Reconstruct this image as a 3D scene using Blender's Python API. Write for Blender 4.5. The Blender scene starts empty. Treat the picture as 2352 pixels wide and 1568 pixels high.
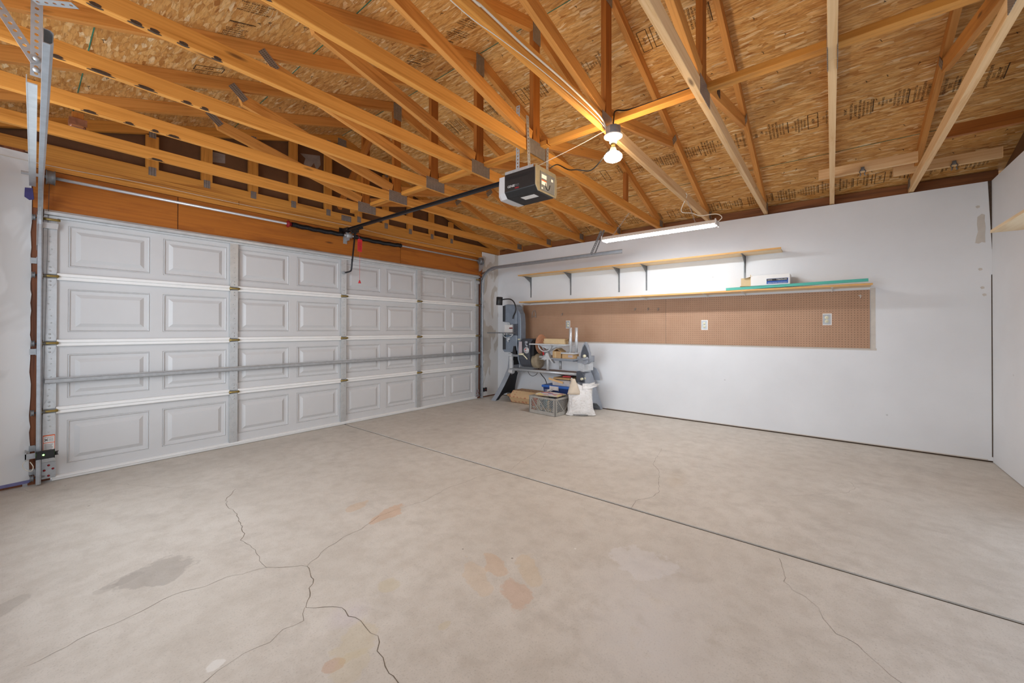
import bpy, math, random
from mathutils import Vector, Matrix
random.seed(7)
C = bpy.context.scene.collection
S = bpy.context.scene
PI = math.pi

# ------------------------------------------------------------------ camera
yaw, pitch, roll = math.radians(38.825), math.radians(0.3214), math.radians(0.085)
F = Vector((math.cos(yaw)*math.cos(pitch), math.sin(yaw)*math.cos(pitch), math.sin(pitch)))
R = Vector((math.sin(yaw), -math.cos(yaw), 0)); U = R.cross(F)
R2 = R*math.cos(roll)+U*math.sin(roll); U2 = -R*math.sin(roll)+U*math.cos(roll)
cd = bpy.data.cameras.new('camera'); cam = bpy.data.objects.new('camera', cd); C.objects.link(cam)
M = Matrix((R2, U2, -F)).transposed().to_4x4(); M.translation = Vector((-5.525, -4.776, 1.200))
cam.matrix_world = M
cd.sensor_width = 36; cd.lens = 912.35/2352*36
cd.shift_x = 0.0; cd.shift_y = -(784-750.34)/2352
cd.clip_start = 0.02
S.camera = cam
S.view_settings.view_transform = 'Standard'; S.view_settings.look = 'None'
S.view_settings.exposure = 0.42; S.view_settings.gamma = 1; S.view_settings.use_curve_mapping = False

# ------------------------------------------------------------------ world and added fill lamps
w = bpy.data.worlds.new('world'); S.world = w; w.use_nodes = True
w.node_tree.nodes['Background'].inputs[0].default_value = (.75, .85, 1, 1)
w.node_tree.nodes['Background'].inputs[1].default_value = 1.0
LED_STRENGTH = 50.0
BULB_STRENGTH = 150.0
def area(name, loc, rot, sx, sy, power, col):
    l = bpy.data.lights.new(name, 'AREA'); l.shape = 'RECTANGLE'; l.size = sx; l.size_y = sy; l.energy = power; l.color = col
    o = bpy.data.objects.new(name, l); C.objects.link(o); o.location = loc; o.rotation_euler = rot; return o
# added fill lamps, shining in through invented rear and side openings out of view
area('fill_rear_opening', (-3.6, -9.0, 2.1), (math.radians(-90+4), 0, 0), 6.0, 3.6, 1650, (.86, .93, 1.0))
area('fill_side_opening', (-6.9, -2.0, 1.7), (0, math.radians(-90), 0), 2.4, 3.0, 105, (.86, .93, 1.0))

# ------------------------------------------------------------------ material helpers
def lin(c):
    c = c.lstrip('#'); v = [int(c[i:i+2], 16)/255 for i in (0, 2, 4)]
    return tuple((x/12.92 if x <= .04045 else ((x+.055)/1.055)**2.4) for x in v)+(1,)
class NT:
    def __init__(s, name):
        s.m = bpy.data.materials.new(name); s.m.use_nodes = True; s.t = s.m.node_tree
        s.b = s.t.nodes['Principled BSDF']
    def n(s, typ, **k):
        o = s.t.nodes.new(typ)
        for a, b in k.items(): setattr(o, a, b)
        return o
    def l(s, a, b): s.t.links.new(a, b)
    def inp(s, sock, v):
        if isinstance(v, (int, float, tuple)): sock.default_value = v
        else: s.l(v, sock)
    def math(s, op, a, b=0.0, c=None, clamp=False):
        o = s.n('ShaderNodeMath', operation=op, use_clamp=clamp); s.inp(o.inputs[0], a); s.inp(o.inputs[1], b)
        if c is not None: s.inp(o.inputs[2], c)
        return o.outputs[0]
    def mix(s, f, a, b, mode='MIX'):
        o = s.n('ShaderNodeMix', data_type='RGBA', blend_type=mode); s.inp(o.inputs[0], f); s.inp(o.inputs[6], a); s.inp(o.inputs[7], b); return o.outputs[2]
    def ramp(s, f, stops, interp='LINEAR'):
        o = s.n('ShaderNodeValToRGB'); s.l(f, o.inputs[0]); r = o.color_ramp; r.interpolation = interp
        while len(r.elements) < len(stops): r.elements.new(.5)
        for e, (p, c) in zip(r.elements, stops): e.position = p; e.color = c if len(c) == 4 else tuple(c)+(1,)
        return o.outputs[0]
    def co(s, kind='Object', scale=(1, 1, 1), rot=(0, 0, 0), loc=(0, 0, 0)):
        t = s.n('ShaderNodeTexCoord'); m = s.n('ShaderNodeMapping'); s.l(t.outputs[kind], m.inputs[0])
        m.inputs['Scale'].default_value = scale; m.inputs['Rotation'].default_value = rot; m.inputs['Location'].default_value = loc
        return m.outputs[0]
    def noise(s, vec, sc=5, det=3, rough=.5, dist=0):
        o = s.n('ShaderNodeTexNoise'); s.l(vec, o.inputs['Vector']); o.inputs['Scale'].default_value = sc
        o.inputs['Detail'].default_value = det; o.inputs['Roughness'].default_value = rough; o.inputs['Distortion'].default_value = dist
        return o
    def voro(s, vec, sc=5, feature='F1', rnd=1):
        o = s.n('ShaderNodeTexVoronoi', feature=feature); s.l(vec, o.inputs['Vector']); o.inputs['Scale'].default_value = sc
        o.inputs['Randomness'].default_value = rnd; return o
    def bump(s, h, st=.2, dist=.01):
        o = s.n('ShaderNodeBump'); o.inputs['Strength'].default_value = st; o.inputs['Distance'].default_value = dist
        s.l(h, o.inputs['Height']); s.l(o.outputs[0], s.b.inputs['Normal'])
    def out(s, col=None, rough=.6, metal=0.0, spec=None):
        if col is not None: s.inp(s.b.inputs['Base Color'], col)
        s.inp(s.b.inputs['Roughness'], rough); s.inp(s.b.inputs['Metallic'], metal)
        if spec is not None: s.b.inputs['Specular IOR Level'].default_value = spec
        return s.m
def plain(name, col, rough=.55, metal=0.0, var=.08, sc=14, bump=0.0, spec=None):
    s = NT(name); c = lin(col); n = s.noise(s.co(), sc, 4, .6)
    a = tuple(x*(1-var) for x in c[:3])+(1,); b = tuple(min(1, x*(1+var)) for x in c[:3])+(1,)
    f = s.ramp(n.outputs[0], [(.3, (0, 0, 0)), (.7, (1, 1, 1))])
    if bump: s.bump(n.outputs[0], bump, .002)
    return s.out(s.mix(f, a, b), rough, metal, spec)
def wood(name, light, dark, knot=True, rough=.62, streak=26, var=.16):
    s = NT(name); t = s.n('ShaderNodeTexCoord'); oi = s.n('ShaderNodeObjectInfo')
    off = s.n('ShaderNodeCombineXYZ'); s.l(s.math('MULTIPLY', oi.outputs['Random'], 37.0), off.inputs[0]); s.l(s.math('MULTIPLY', oi.outputs['Random'], 11.0), off.inputs[1])
    ad = s.n('ShaderNodeVectorMath', operation='ADD'); s.l(t.outputs['UV'], ad.inputs[0]); s.l(off.outputs[0], ad.inputs[1])
    def mp(sc):
        m = s.n('ShaderNodeMapping'); s.l(ad.outputs[0], m.inputs[0]); m.inputs['Scale'].default_value = sc; return m.outputs[0]
    g = s.noise(mp((1.3, streak, 1)), 1, 5, .62, .6)
    g2 = s.noise(mp((.9, 70, 1)), 1, 3, .6, .3)
    c = s.ramp(g.outputs[0], [(.28, lin(dark)), (.50, lin(light)), (.75, lin(light))])
    c = s.mix(s.math('MULTIPLY', s.ramp(g2.outputs[0], [(.42, (0, 0, 0)), (.62, (1, 1, 1))]), .28), c, lin(dark))
    if knot:
        v = s.voro(mp((2.1, 9.0, 1)), 1)
        k = s.ramp(v.outputs['Distance'], [(.05, (1, 1, 1)), (.13, (0, 0, 0))])
        vr = s.math('GREATER_THAN', s.n('ShaderNodeSeparateColor').outputs[0], .5)
        sp = s.n('ShaderNodeSeparateColor'); s.l(v.outputs['Color'], sp.inputs[0])
        k = s.math('MULTIPLY', s.math('MULTIPLY', k, s.math('GREATER_THAN', sp.outputs[0], .62)), .75)
        c = s.mix(k, c, lin('#4a2408'))
    hs = s.n('ShaderNodeHueSaturation'); s.l(c, hs.inputs['Color'])
    s.l(s.math('ADD', s.math('MULTIPLY', oi.outputs['Random'], var), 1-var/2), hs.inputs['Value'])
    s.bump(g2.outputs[0], .12, .002)
    return s.out(hs.outputs[0], rough)
def osb(name, layers, base=1.0):
    s = NT(name)
    cols = []
    wv = s.noise(s.co(scale=(1, 1, 1)), 7, 2)
    for k, (ang, sx, sy) in enumerate(layers):
        m = s.co(scale=(sx, sy, 1), rot=(0, 0, ang), loc=(k*3.3, k*1.7, 0))
        mm = s.n('ShaderNodeVectorMath', operation='MULTIPLY_ADD'); s.l(wv.outputs['Color'], mm.inputs[0]); mm.inputs[1].default_value = (2.2, .7, 0); s.l(m, mm.inputs[2])
        v = s.voro(mm.outputs[0], 1)
        cols.append(v)
    def sep(v):
        o = s.n('ShaderNodeSeparateColor'); s.l(v.outputs['Color'], o.inputs[0]); return o
    sc = [sep(v) for v in cols]
    val = sc[0].outputs[0]; dist = cols[0].outputs['Distance']
    for k in (1, 2, 3):
        mk = s.math('GREATER_THAN', sc[k].outputs[1], (.55, .62, .84)[k-1])
        a = s.n('ShaderNodeMix', data_type='FLOAT'); s.l(mk, a.inputs[0]); s.l(val, a.inputs[2]); s.l(sc[k].outputs[0], a.inputs[3]); val = a.outputs[0]
        a = s.n('ShaderNodeMix', data_type='FLOAT'); s.l(mk, a.inputs[0]); s.l(dist, a.inputs[2]); s.l(cols[k].outputs['Distance'], a.inputs[3]); dist = a.outputs[0]
    c = s.ramp(val, [(0, lin('#a86c2c')), (.06, lin('#c98f47')), (.35, lin('#dda45a')), (.75, lin('#e6b36b')), (.93, lin('#f0c88a')), (1, lin('#f8deb0'))])
    fine = s.noise(s.co(scale=(130, 13, 1)), 1, 4, .65, .8)
    c = s.mix(s.math('MULTIPLY', s.ramp(fine.outputs[0], [(.5, (0, 0, 0)), (.68, (1, 1, 1))]), .55), c, lin('#9a6228'))
    lt = s.noise(s.co(scale=(120, 15, 1), loc=(9, 4, 0), rot=(0, 0, .25)), 1, 3, .6, .6)
    c = s.mix(s.math('MULTIPLY', s.ramp(lt.outputs[0], [(.58, (0, 0, 0)), (.70, (1, 1, 1))]), .55), c, lin('#f7d7a0'))
    c = s.mix(s.math('MULTIPLY', s.ramp(dist, [(.45, (0, 0, 0)), (.9, (1, 1, 1))]), .42), c, lin('#945c22'))
    big = s.noise(s.co(), 1.6, 3)
    c = s.mix(s.math('MULTIPLY', s.ramp(big.outputs[0], [(.35, (0, 0, 0)), (.7, (1, 1, 1))]), .18), c, lin('#a8692e'))
    if base != 1.0: c = s.mix(1.0, c, (base, base, base, 1), 'MULTIPLY')
    s.bump(val, .25, .002)
    return s.out(c, .7)

MAT = {}
MAT['chord'] = wood('pine_chord', '#df9a45', '#bd7828')
MAT['web'] = wood('pine_web', '#d8964a', '#b06d28', streak=20)
MAT['post'] = wood('fir_post', '#ad6822', '#8a4c12', streak=34)
MAT['pale_or_lit_wood'] = wood('pale_or_lit_pine', '#e8c392', '#cf9c60')  # pale boards, and chords painted paler for the shop light
MAT['plate_wood'] = wood('plate_pine', '#d9953f', '#a96721', streak=18)
MAT['dark_wood'] = wood('aged_block', '#8a5428', '#542d12', streak=14)
MAT['header'] = wood('header_plywood', '#b86c1c', '#8d4a0a', streak=9, var=.06)
MAT['jamb_wood'] = wood('jamb_wood', '#8a5130', '#4e2814', streak=22)
MAT['shelf'] = wood('shelf_pine', '#ecd6b2', '#d6b384', streak=14)
MAT['shelf_edge'] = wood('shelf_front', '#dcab68', '#c08640', streak=20)  # front edge, more orange than the shelf board
MAT['teal_wood'] = wood('teal_painted_board', '#5bbfae', '#2f8f80', knot=False, streak=24)
MAT['osb'] = osb('osb_roof_right', ((.08, 60, 7.5), (-.30, 66, 9), (.42, 58, 9), (1.0, 52, 12)))
MAT['osb_left'] = osb('osb_roof_left', ((.35, 46, 13), (-.55, 48, 14), (1.0, 44, 13), (-1.3, 46, 13)))
MAT['gable_board'] = plain('gable_hardboard', '#6b4a30', .5, 0, .25, 3)
MAT['foil'] = plain('foil_patch', '#a39f9a', .35, .4, .2, 9)
MAT['steel'] = plain('galvanised_steel', '#b2b5b7', .45, .5, .10, 30)
MAT['steel_light'] = plain('zinc_sheet', '#c6c8c8', .42, .55, .08, 18)
MAT['steel_dark'] = plain('dull_steel', '#808386', .5, .5, .15, 22)
MAT['track'] = plain('track_steel', '#b4b9be', .38, .7, .10, 20)
MAT['brass'] = plain('zinc_yellow', '#a08a4e', .42, .6, .2, 50)
MAT['rust'] = plain('brown_bracket', '#6d4a34', .6, .3, .2, 40)
MAT['black'] = plain('black_plastic', '#1b1a1b', .42, 0, .2, 30)
MAT['black_metal'] = plain('black_painted_metal', '#222124', .4, .3, .2, 30)
MAT['charcoal'] = plain('charcoal_cover', '#34363b', .45, 0, .15, 20)
MAT['lens'] = plain('grey_lens', '#c9c6c5', .4, 0, .03, 10)
MAT['red'] = plain('red_plastic', '#d02632', .45, 0, .06, 30)
MAT['dark_red'] = plain('red_metal', '#8d1c22', .5, .2, .1, 30)
MAT['white'] = plain('white_paint', '#ecebe8', .5, 0, .02, 12)
MAT['door_white'] = plain('door_enamel', '#d0d0d0', .5, 0, .015, 6)
MAT['rail_white'] = plain('rail_enamel', '#f0f0ee', .42, 0, .02, 12)
MAT['blue_grey'] = plain('blue_grey_enamel', '#7f8a98', .42, .1, .10, 12)
MAT['mid_grey'] = plain('grey_enamel', '#989ea8', .45, .1, .08, 12)
MAT['dark_grey'] = plain('dark_grey_enamel', '#4c5059', .5, .1, .15, 12)
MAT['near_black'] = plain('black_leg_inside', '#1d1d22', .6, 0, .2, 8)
MAT['alu'] = plain('cast_aluminium', '#d0d3d6', .5, .2, .10, 30)
MAT['tube'] = plain('polished_tube', '#d6dade', .35, .5, .06, 30)
MAT['sand_disc'] = plain('sanding_disc', '#b98566', .85, 0, .2, 25)
MAT['card'] = plain('cardboard', '#c9a577', .85, 0, .06, 20)
MAT['card_pale'] = plain('pale_cardboard', '#d8bf95', .85, 0, .05, 20)
MAT['label_white'] = plain('label_white', '#e9e6e2', .5, 0, .02, 10)
MAT['label_pink'] = plain('label_pinkish', '#b9aeb3', .5, 0, .06, 10)
MAT['orange'] = plain('label_orange', '#e2622a', .5, 0, .03, 10)
MAT['ink'] = plain('black_ink', '#3a2917', .8, 0, .1, 40)
MAT['ink_black'] = plain('printed_black', '#202022', .6, 0, .1, 40)
MAT['green_line'] = plain('green_edge_paint', '#27705a', .8, 0, .3, 40)
MAT['blue'] = plain('blue_tote', '#2f63b5', .4, 0, .06, 12)
MAT['blue_dark'] = plain('blue_tote_body', '#22386f', .45, 0, .08, 12)
MAT['print_blue'] = plain('box_blue_print', '#2457a8', .55, 0, .05, 20)
MAT['clear'] = plain('cloudy_plastic', '#cfc8c4', .35, 0, .12, 14)
MAT['motor_end'] = plain('dusty_motor', '#a0927a', .6, 0, .3, 14)
MAT['crate'] = plain('crate_grey', '#a5a19a', .55, 0, .15, 18)
MAT['ivory'] = plain('ivory_plastic', '#ebe6c8', .4, 0, .02, 10)
MAT['slot'] = plain('dark_slot', '#2a2622', .7, 0, .1, 10)
MAT['cord_white'] = plain('white_cable', '#e6dfd0', .5, 0, .04, 10)
MAT['soot'] = plain('soot', '#4b3726', .9, 0, .3, 60)
MAT['end_metal'] = plain('zinc_end_plate', '#a59d88', .35, .5, .12, 20)
MAT['gap'] = plain('dark_gap', '#4a3a2d', .9, 0, .3, 30)
MAT['bare_dry'] = plain('bare_gypsum_paper', '#cfc8bf', .9, 0, .06, 15)
MAT['purple'] = plain('purple_primer', '#7b7aa6', .8, 0, .15, 18)
MAT['tape_blue'] = plain('blue_tape', '#4a4580', .7, 0, .15, 20)
def mk_gusset():
    s = NT('gang_nail_plate'); t = s.n('ShaderNodeTexCoord'); sp = s.n('ShaderNodeSeparateXYZ'); s.l(t.outputs['UV'], sp.inputs[0])
    fx = s.math('FRACT', s.math('MULTIPLY', sp.outputs[0], 52.0)); fy = s.math('FRACT', s.math('MULTIPLY', sp.outputs[1], 95.0))
    m = s.math('MULTIPLY', s.math('GREATER_THAN', fx, .42), s.math('GREATER_THAN', fy, .40))
    n = s.noise(s.co(), 40, 3)
    a = s.mix(n.outputs[0], lin('#86807a'), lin('#b5b0a9'))
    s.bump(m, -.4, .002)
    return s.out(s.mix(s.math('MULTIPLY', m, .62), a, lin('#4a443e')), .42, .55)
MAT['gusset'] = mk_gusset()
def mk_peg():
    s = NT('pegboard_brown'); t = s.n('ShaderNodeTexCoord'); sp = s.n('ShaderNodeSeparateXYZ'); s.l(t.outputs['Object'], sp.inputs[0])
    fy = s.math('SUBTRACT', s.math('FRACT', s.math('MULTIPLY', sp.outputs[1], 1/.0254)), .5)
    fz = s.math('SUBTRACT', s.math('FRACT', s.math('MULTIPLY', sp.outputs[2], 1/.0254)), .5)
    d = s.math('SQRT', s.math('ADD', s.math('MULTIPLY', fy, fy), s.math('MULTIPLY', fz, fz)))
    hole = s.math('LESS_THAN', d, .125)
    n = s.noise(s.co(), 2.2, 5, .6); n2 = s.noise(s.co(), 60, 2)
    a = s.mix(n.outputs[0], lin('#9c7254'), lin('#bd987b'))
    a = s.mix(s.math('MULTIPLY', n2.outputs[0], .25), a, lin('#c7a68c'))
    return s.out(s.mix(hole, a, lin('#33200f')), .55)
MAT['peg'] = mk_peg()
def mk_wall(name, a, b):
    s = NT(name); n = s.noise(s.co(), 1.1, 4, .55); n2 = s.noise(s.co(scale=(1, 1, 1)), 26, 4, .7)
    c = s.mix(s.ramp(n.outputs[0], [(.35, (0, 0, 0)), (.68, (1, 1, 1))]), lin(a), lin(b))
    v = s.voro(s.co(scale=(1, 1, 1)), 4.2); k = s.math('LESS_THAN', v.outputs['Distance'], .035)
    c = s.mix(s.math('MULTIPLY', k, .35), c, lin('#8f8a84'))
    v2 = s.noise(s.co(scale=(1, 2.2, 9)), 2.4, 2, .5, 1.5)
    k2 = s.ramp(v2.outputs[0], [(.495, (0, 0, 0)), (.50, (1, 1, 1)), (.505, (0, 0, 0))])
    c = s.mix(s.math('MULTIPLY', k2, .05), c, lin('#9a958f'))
    s.bump(n2.outputs[0], .10, .003)
    return s.out(c, .55)
MAT['wall'] = mk_wall('white_wall_paint', '#e0e2e5', '#e9ebee')
def mk_mud():
    s = NT('patchy_unpainted_drywall'); n = s.noise(s.co(scale=(1.6, 1, .9)), 2.4, 3, .45, .5)
    f = s.ramp(n.outputs[0], [(.50, (0, 0, 0)), (.53, (1, 1, 1))])
    return s.out(s.mix(f, lin('#e9e8e6'), lin('#cfc8be')), .75)
MAT['mud'] = mk_mud()
def mk_mud2():
    s = NT('white_patched_drywall'); n = s.noise(s.co(scale=(1.6, 1, .9)), 1.9, 3, .45, .9)
    f = s.ramp(n.outputs[0], [(.50, (0, 0, 0)), (.55, (1, 1, 1))])
    return s.out(s.mix(f, lin('#e8e8e7'), lin('#dddcda')), .65)
MAT['mud2'] = mk_mud2()
STAINS = [  # x, y, rx, ry, angle, colour, strength
    (-5.09, -2.19, .15, .13, .5, '#8d857d', .75), (-5.21, -2.14, .07, .04, .3, '#948b82', .5), (-5.27, -2.17, .04, .03, .3, '#948b82', .5),
    (-4.01, -2.53, .14, .07, .3, '#c9986c', .75), (-4.08, -2.27, .09, .05, .2, '#c7a075', .6),
    (-3.99, -3.43, .12, .05, 1.0, '#c79c6f', .6), (-4.13, -3.44, .16, .05, 1.1, '#cfae84', .45), (-4.10, -3.66, .13, .07, 1.0, '#c3926e', .65),
    (-3.92, -3.60, .15, .06, .8, '#c9ab7c', .5), (-4.438, -3.156, .06, .05, .9, '#c2b183', .5),
    (-2.02, -3.765, .20, .045, .25, '#8e877e', .5), (-2.20, -3.80, .20, .06, .2, '#c4ab88', .5),
    (-3.72, -4.12, .22, .25, .3, '#e3e2e6', .55), (-4.03, -4.22, .20, .22, .3, '#e6e5e8', .65), (-3.50, -4.02, .14, .18, .3, '#dfdfe4', .4),
    (-4.815, -3.388, .035, .03, 0, '#bd8d6a', .7), (-5.078, -3.063, .03, .025, 0, '#e9e7e2', .8),
    (-4.65, -3.19, .07, .06, .4, '#b3a3c9', .5), (-4.70, -3.34, .10, .08, .5, '#c3b284', .45), (-4.78, -3.45, .09, .06, .5, '#c3b284', .35),
    (-5.55, -2.0, .12, .05, .9, '#857c72', .5), (-.70, -5.35, .22, .10, .9, '#8c8781', .45), (-4.44, -3.55, .03, .02, 0, '#c2b183', .5),
    (-4.6, -.35, 1.1, .16, 0, '#a19a92', .35), (-1.0, -1.05, .25, .06, .4, '#a39d96', .35)]
def mk_concrete():
    s = NT('garage_concrete'); P = s.co()
    n1 = s.noise(P, 1.3, 5, .6); n2 = s.noise(P, 9, 6, .65); n3 = s.noise(P, 140, 3, .6); n4 = s.noise(s.co(scale=(1.9, 1.0, 1), rot=(0, 0, .3)), 2.6, 6, .75)
    c = s.mix(s.ramp(n1.outputs[0], [(.3, (0, 0, 0)), (.7, (1, 1, 1))]), lin('#c6beb3'), lin('#d4cdc3'))
    c = s.mix(s.math('MULTIPLY', s.ramp(n2.outputs[0], [(.42, (0, 0, 0)), (.7, (1, 1, 1))]), .5), c, lin('#b2a89b'))
    c = s.mix(s.math('MULTIPLY', s.ramp(n4.outputs[0], [(.52, (0, 0, 0)), (.72, (1, 1, 1))]), .4), c, lin('#a69d93'))
    c = s.mix(s.math('MULTIPLY', s.ramp(n3.outputs[0], [(.55, (0, 0, 0)), (.72, (1, 1, 1))]), .4), c, lin('#8f867b'))
    # darker strip towards the left end of the big door
    g = s.n('ShaderNodeTexCoord'); sp = s.n('ShaderNodeSeparateXYZ'); s.l(g.outputs['Object'], sp.inputs[0])
    wob = s.noise(P, 9, 4, .6)
    for (x, y, rx, ry, an, col, st) in STAINS:
        ca, sa = math.cos(an), math.sin(an)
        dx = s.math('SUBTRACT', sp.outputs[0], x); dy = s.math('SUBTRACT', sp.outputs[1], y)
        u = s.math('MULTIPLY', s.math('ADD', s.math('MULTIPLY', dx, ca), s.math('MULTIPLY', dy, sa)), 1/rx)
        v = s.math('MULTIPLY', s.math('SUBTRACT', s.math('MULTIPLY', dy, ca), s.math('MULTIPLY', dx, sa)), 1/ry)
        d = s.math('SQRT', s.math('ADD', s.math('MULTIPLY', u, u), s.math('MULTIPLY', v, v)))
        d = s.math('ADD', d, s.math('MULTIPLY', s.math('SUBTRACT', wob.outputs[0], .5), 1.9))
        soft = max(rx, ry) > .19 or col == '#b3a3c9'
        mr = s.n('ShaderNodeMapRange'); s.l(d, mr.inputs[0]); mr.inputs[1].default_value = 1.5 if soft else 1.0; mr.inputs[2].default_value = .2 if soft else .86
        k = s.math('MULTIPLY', mr.outputs[0], st*.58)
        if soft: k = s.math('MULTIPLY', k, s.ramp(n2.outputs[0], [(.3, (0, 0, 0)), (.6, (1, 1, 1))]))
        c = s.mix(k, c, lin(col))
    sk = s.voro(P, 3.4); k = s.math('LESS_THAN', sk.outputs['Distance'], .022)
    c = s.mix(s.math('MULTIPLY', k, .6), c, lin('#5e5043'))
    sk = s.voro(s.co(loc=(5, 3, 0)), 3.1); k = s.math('LESS_THAN', sk.outputs['Distance'], .018)
    c = s.mix(s.math('MULTIPLY', k, .7), c, lin('#ebe8e2'))
    s.bump(n3.outputs[0], .05, .002)
    return s.out(c, .62)
MAT['concrete'] = mk_concrete()
MAT['joint'] = plain('joint_filler', '#4b3f2f', .85, 0, .25, 25)
MAT['crack'] = plain('crack_dark', '#6f6355', .9, 0, .3, 40)
def emit(name, col, st):
    s = NT(name); s.b.inputs['Base Color'].default_value = (1, 1, 1, 1); s.b.inputs['Emission Color'].default_value = col; s.b.inputs['Emission Strength'].default_value = st; return s.m
MAT['led'] = emit('led_diffuser', (.90, .95, 1, 1), LED_STRENGTH)
MAT['bulb'] = emit('lit_bulb', (1, .76, .45, 1), BULB_STRENGTH)
MAT['green_led'] = emit('green_led', (.3, 1, .1, 1), 12)
def mk_sack():
    s = NT('woven_white_sack'); n = s.noise(s.co(scale=(4, 4, 9)), 3.2, 5, .65, 2.2); n2 = s.noise(s.co(), 9, 3)
    c = s.mix(s.ramp(n.outputs[0], [(.5, (0, 0, 0)), (.66, (1, 1, 1))]), lin('#ebe9e7'), lin('#d2cec9'))
    c = s.mix(s.math('MULTIPLY', s.ramp(n2.outputs[0], [(.6, (0, 0, 0)), (.8, (1, 1, 1))]), .4), c, lin('#c5ab8e'))
    s.bump(n.outputs[0], .5, .01)
    return s.out(c, .6)
MAT['sack'] = mk_sack()
def mk_redcard():
    s = NT('red_printed_cardboard'); v = s.voro(s.co(scale=(1, 1, 1)), 13, rnd=.25)
    k = s.math('MULTIPLY', s.math('LESS_THAN', v.outputs['Distance'], .36), s.math('GREATER_THAN', v.outputs['Distance'], .16))
    n = s.noise(s.co(), 30, 2); k = s.math('MULTIPLY', k, s.math('GREATER_THAN', n.outputs[0], .45))
    return s.out(s.mix(s.math('MULTIPLY', k, .7), lin('#cfae85'), lin('#a8483c')), .85)
MAT['redcard'] = mk_redcard()
def mk_cover():
    s = NT('magazine_cover'); n = s.voro(s.co(scale=(1, 1, 1)), 11); n2 = s.noise(s.co(), 6, 2)
    sp = s.n('ShaderNodeSeparateColor'); s.l(n.outputs['Color'], sp.inputs[0])
    return s.out(s.ramp(sp.outputs[0], [(0, lin('#d9d2cf')), (.35, lin('#c98b8b')), (.5, lin('#e2d08c')), (.7, lin('#9b92b8')), (.85, lin('#e3dccf'))], 'CONSTANT'), .5)
MAT['cover'] = mk_cover()
def mk_spring():
    s = NT('black_spring_coil'); wv = s.n('ShaderNodeTexWave', wave_type='BANDS', bands_direction='X'); s.l(s.co(), wv.inputs[0]); wv.inputs['Scale'].default_value = 45
    s.bump(wv.outputs[1], .8, .006); return s.out(lin('#1c1b1e'), .38, .3)
MAT['spring'] = mk_spring()

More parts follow.
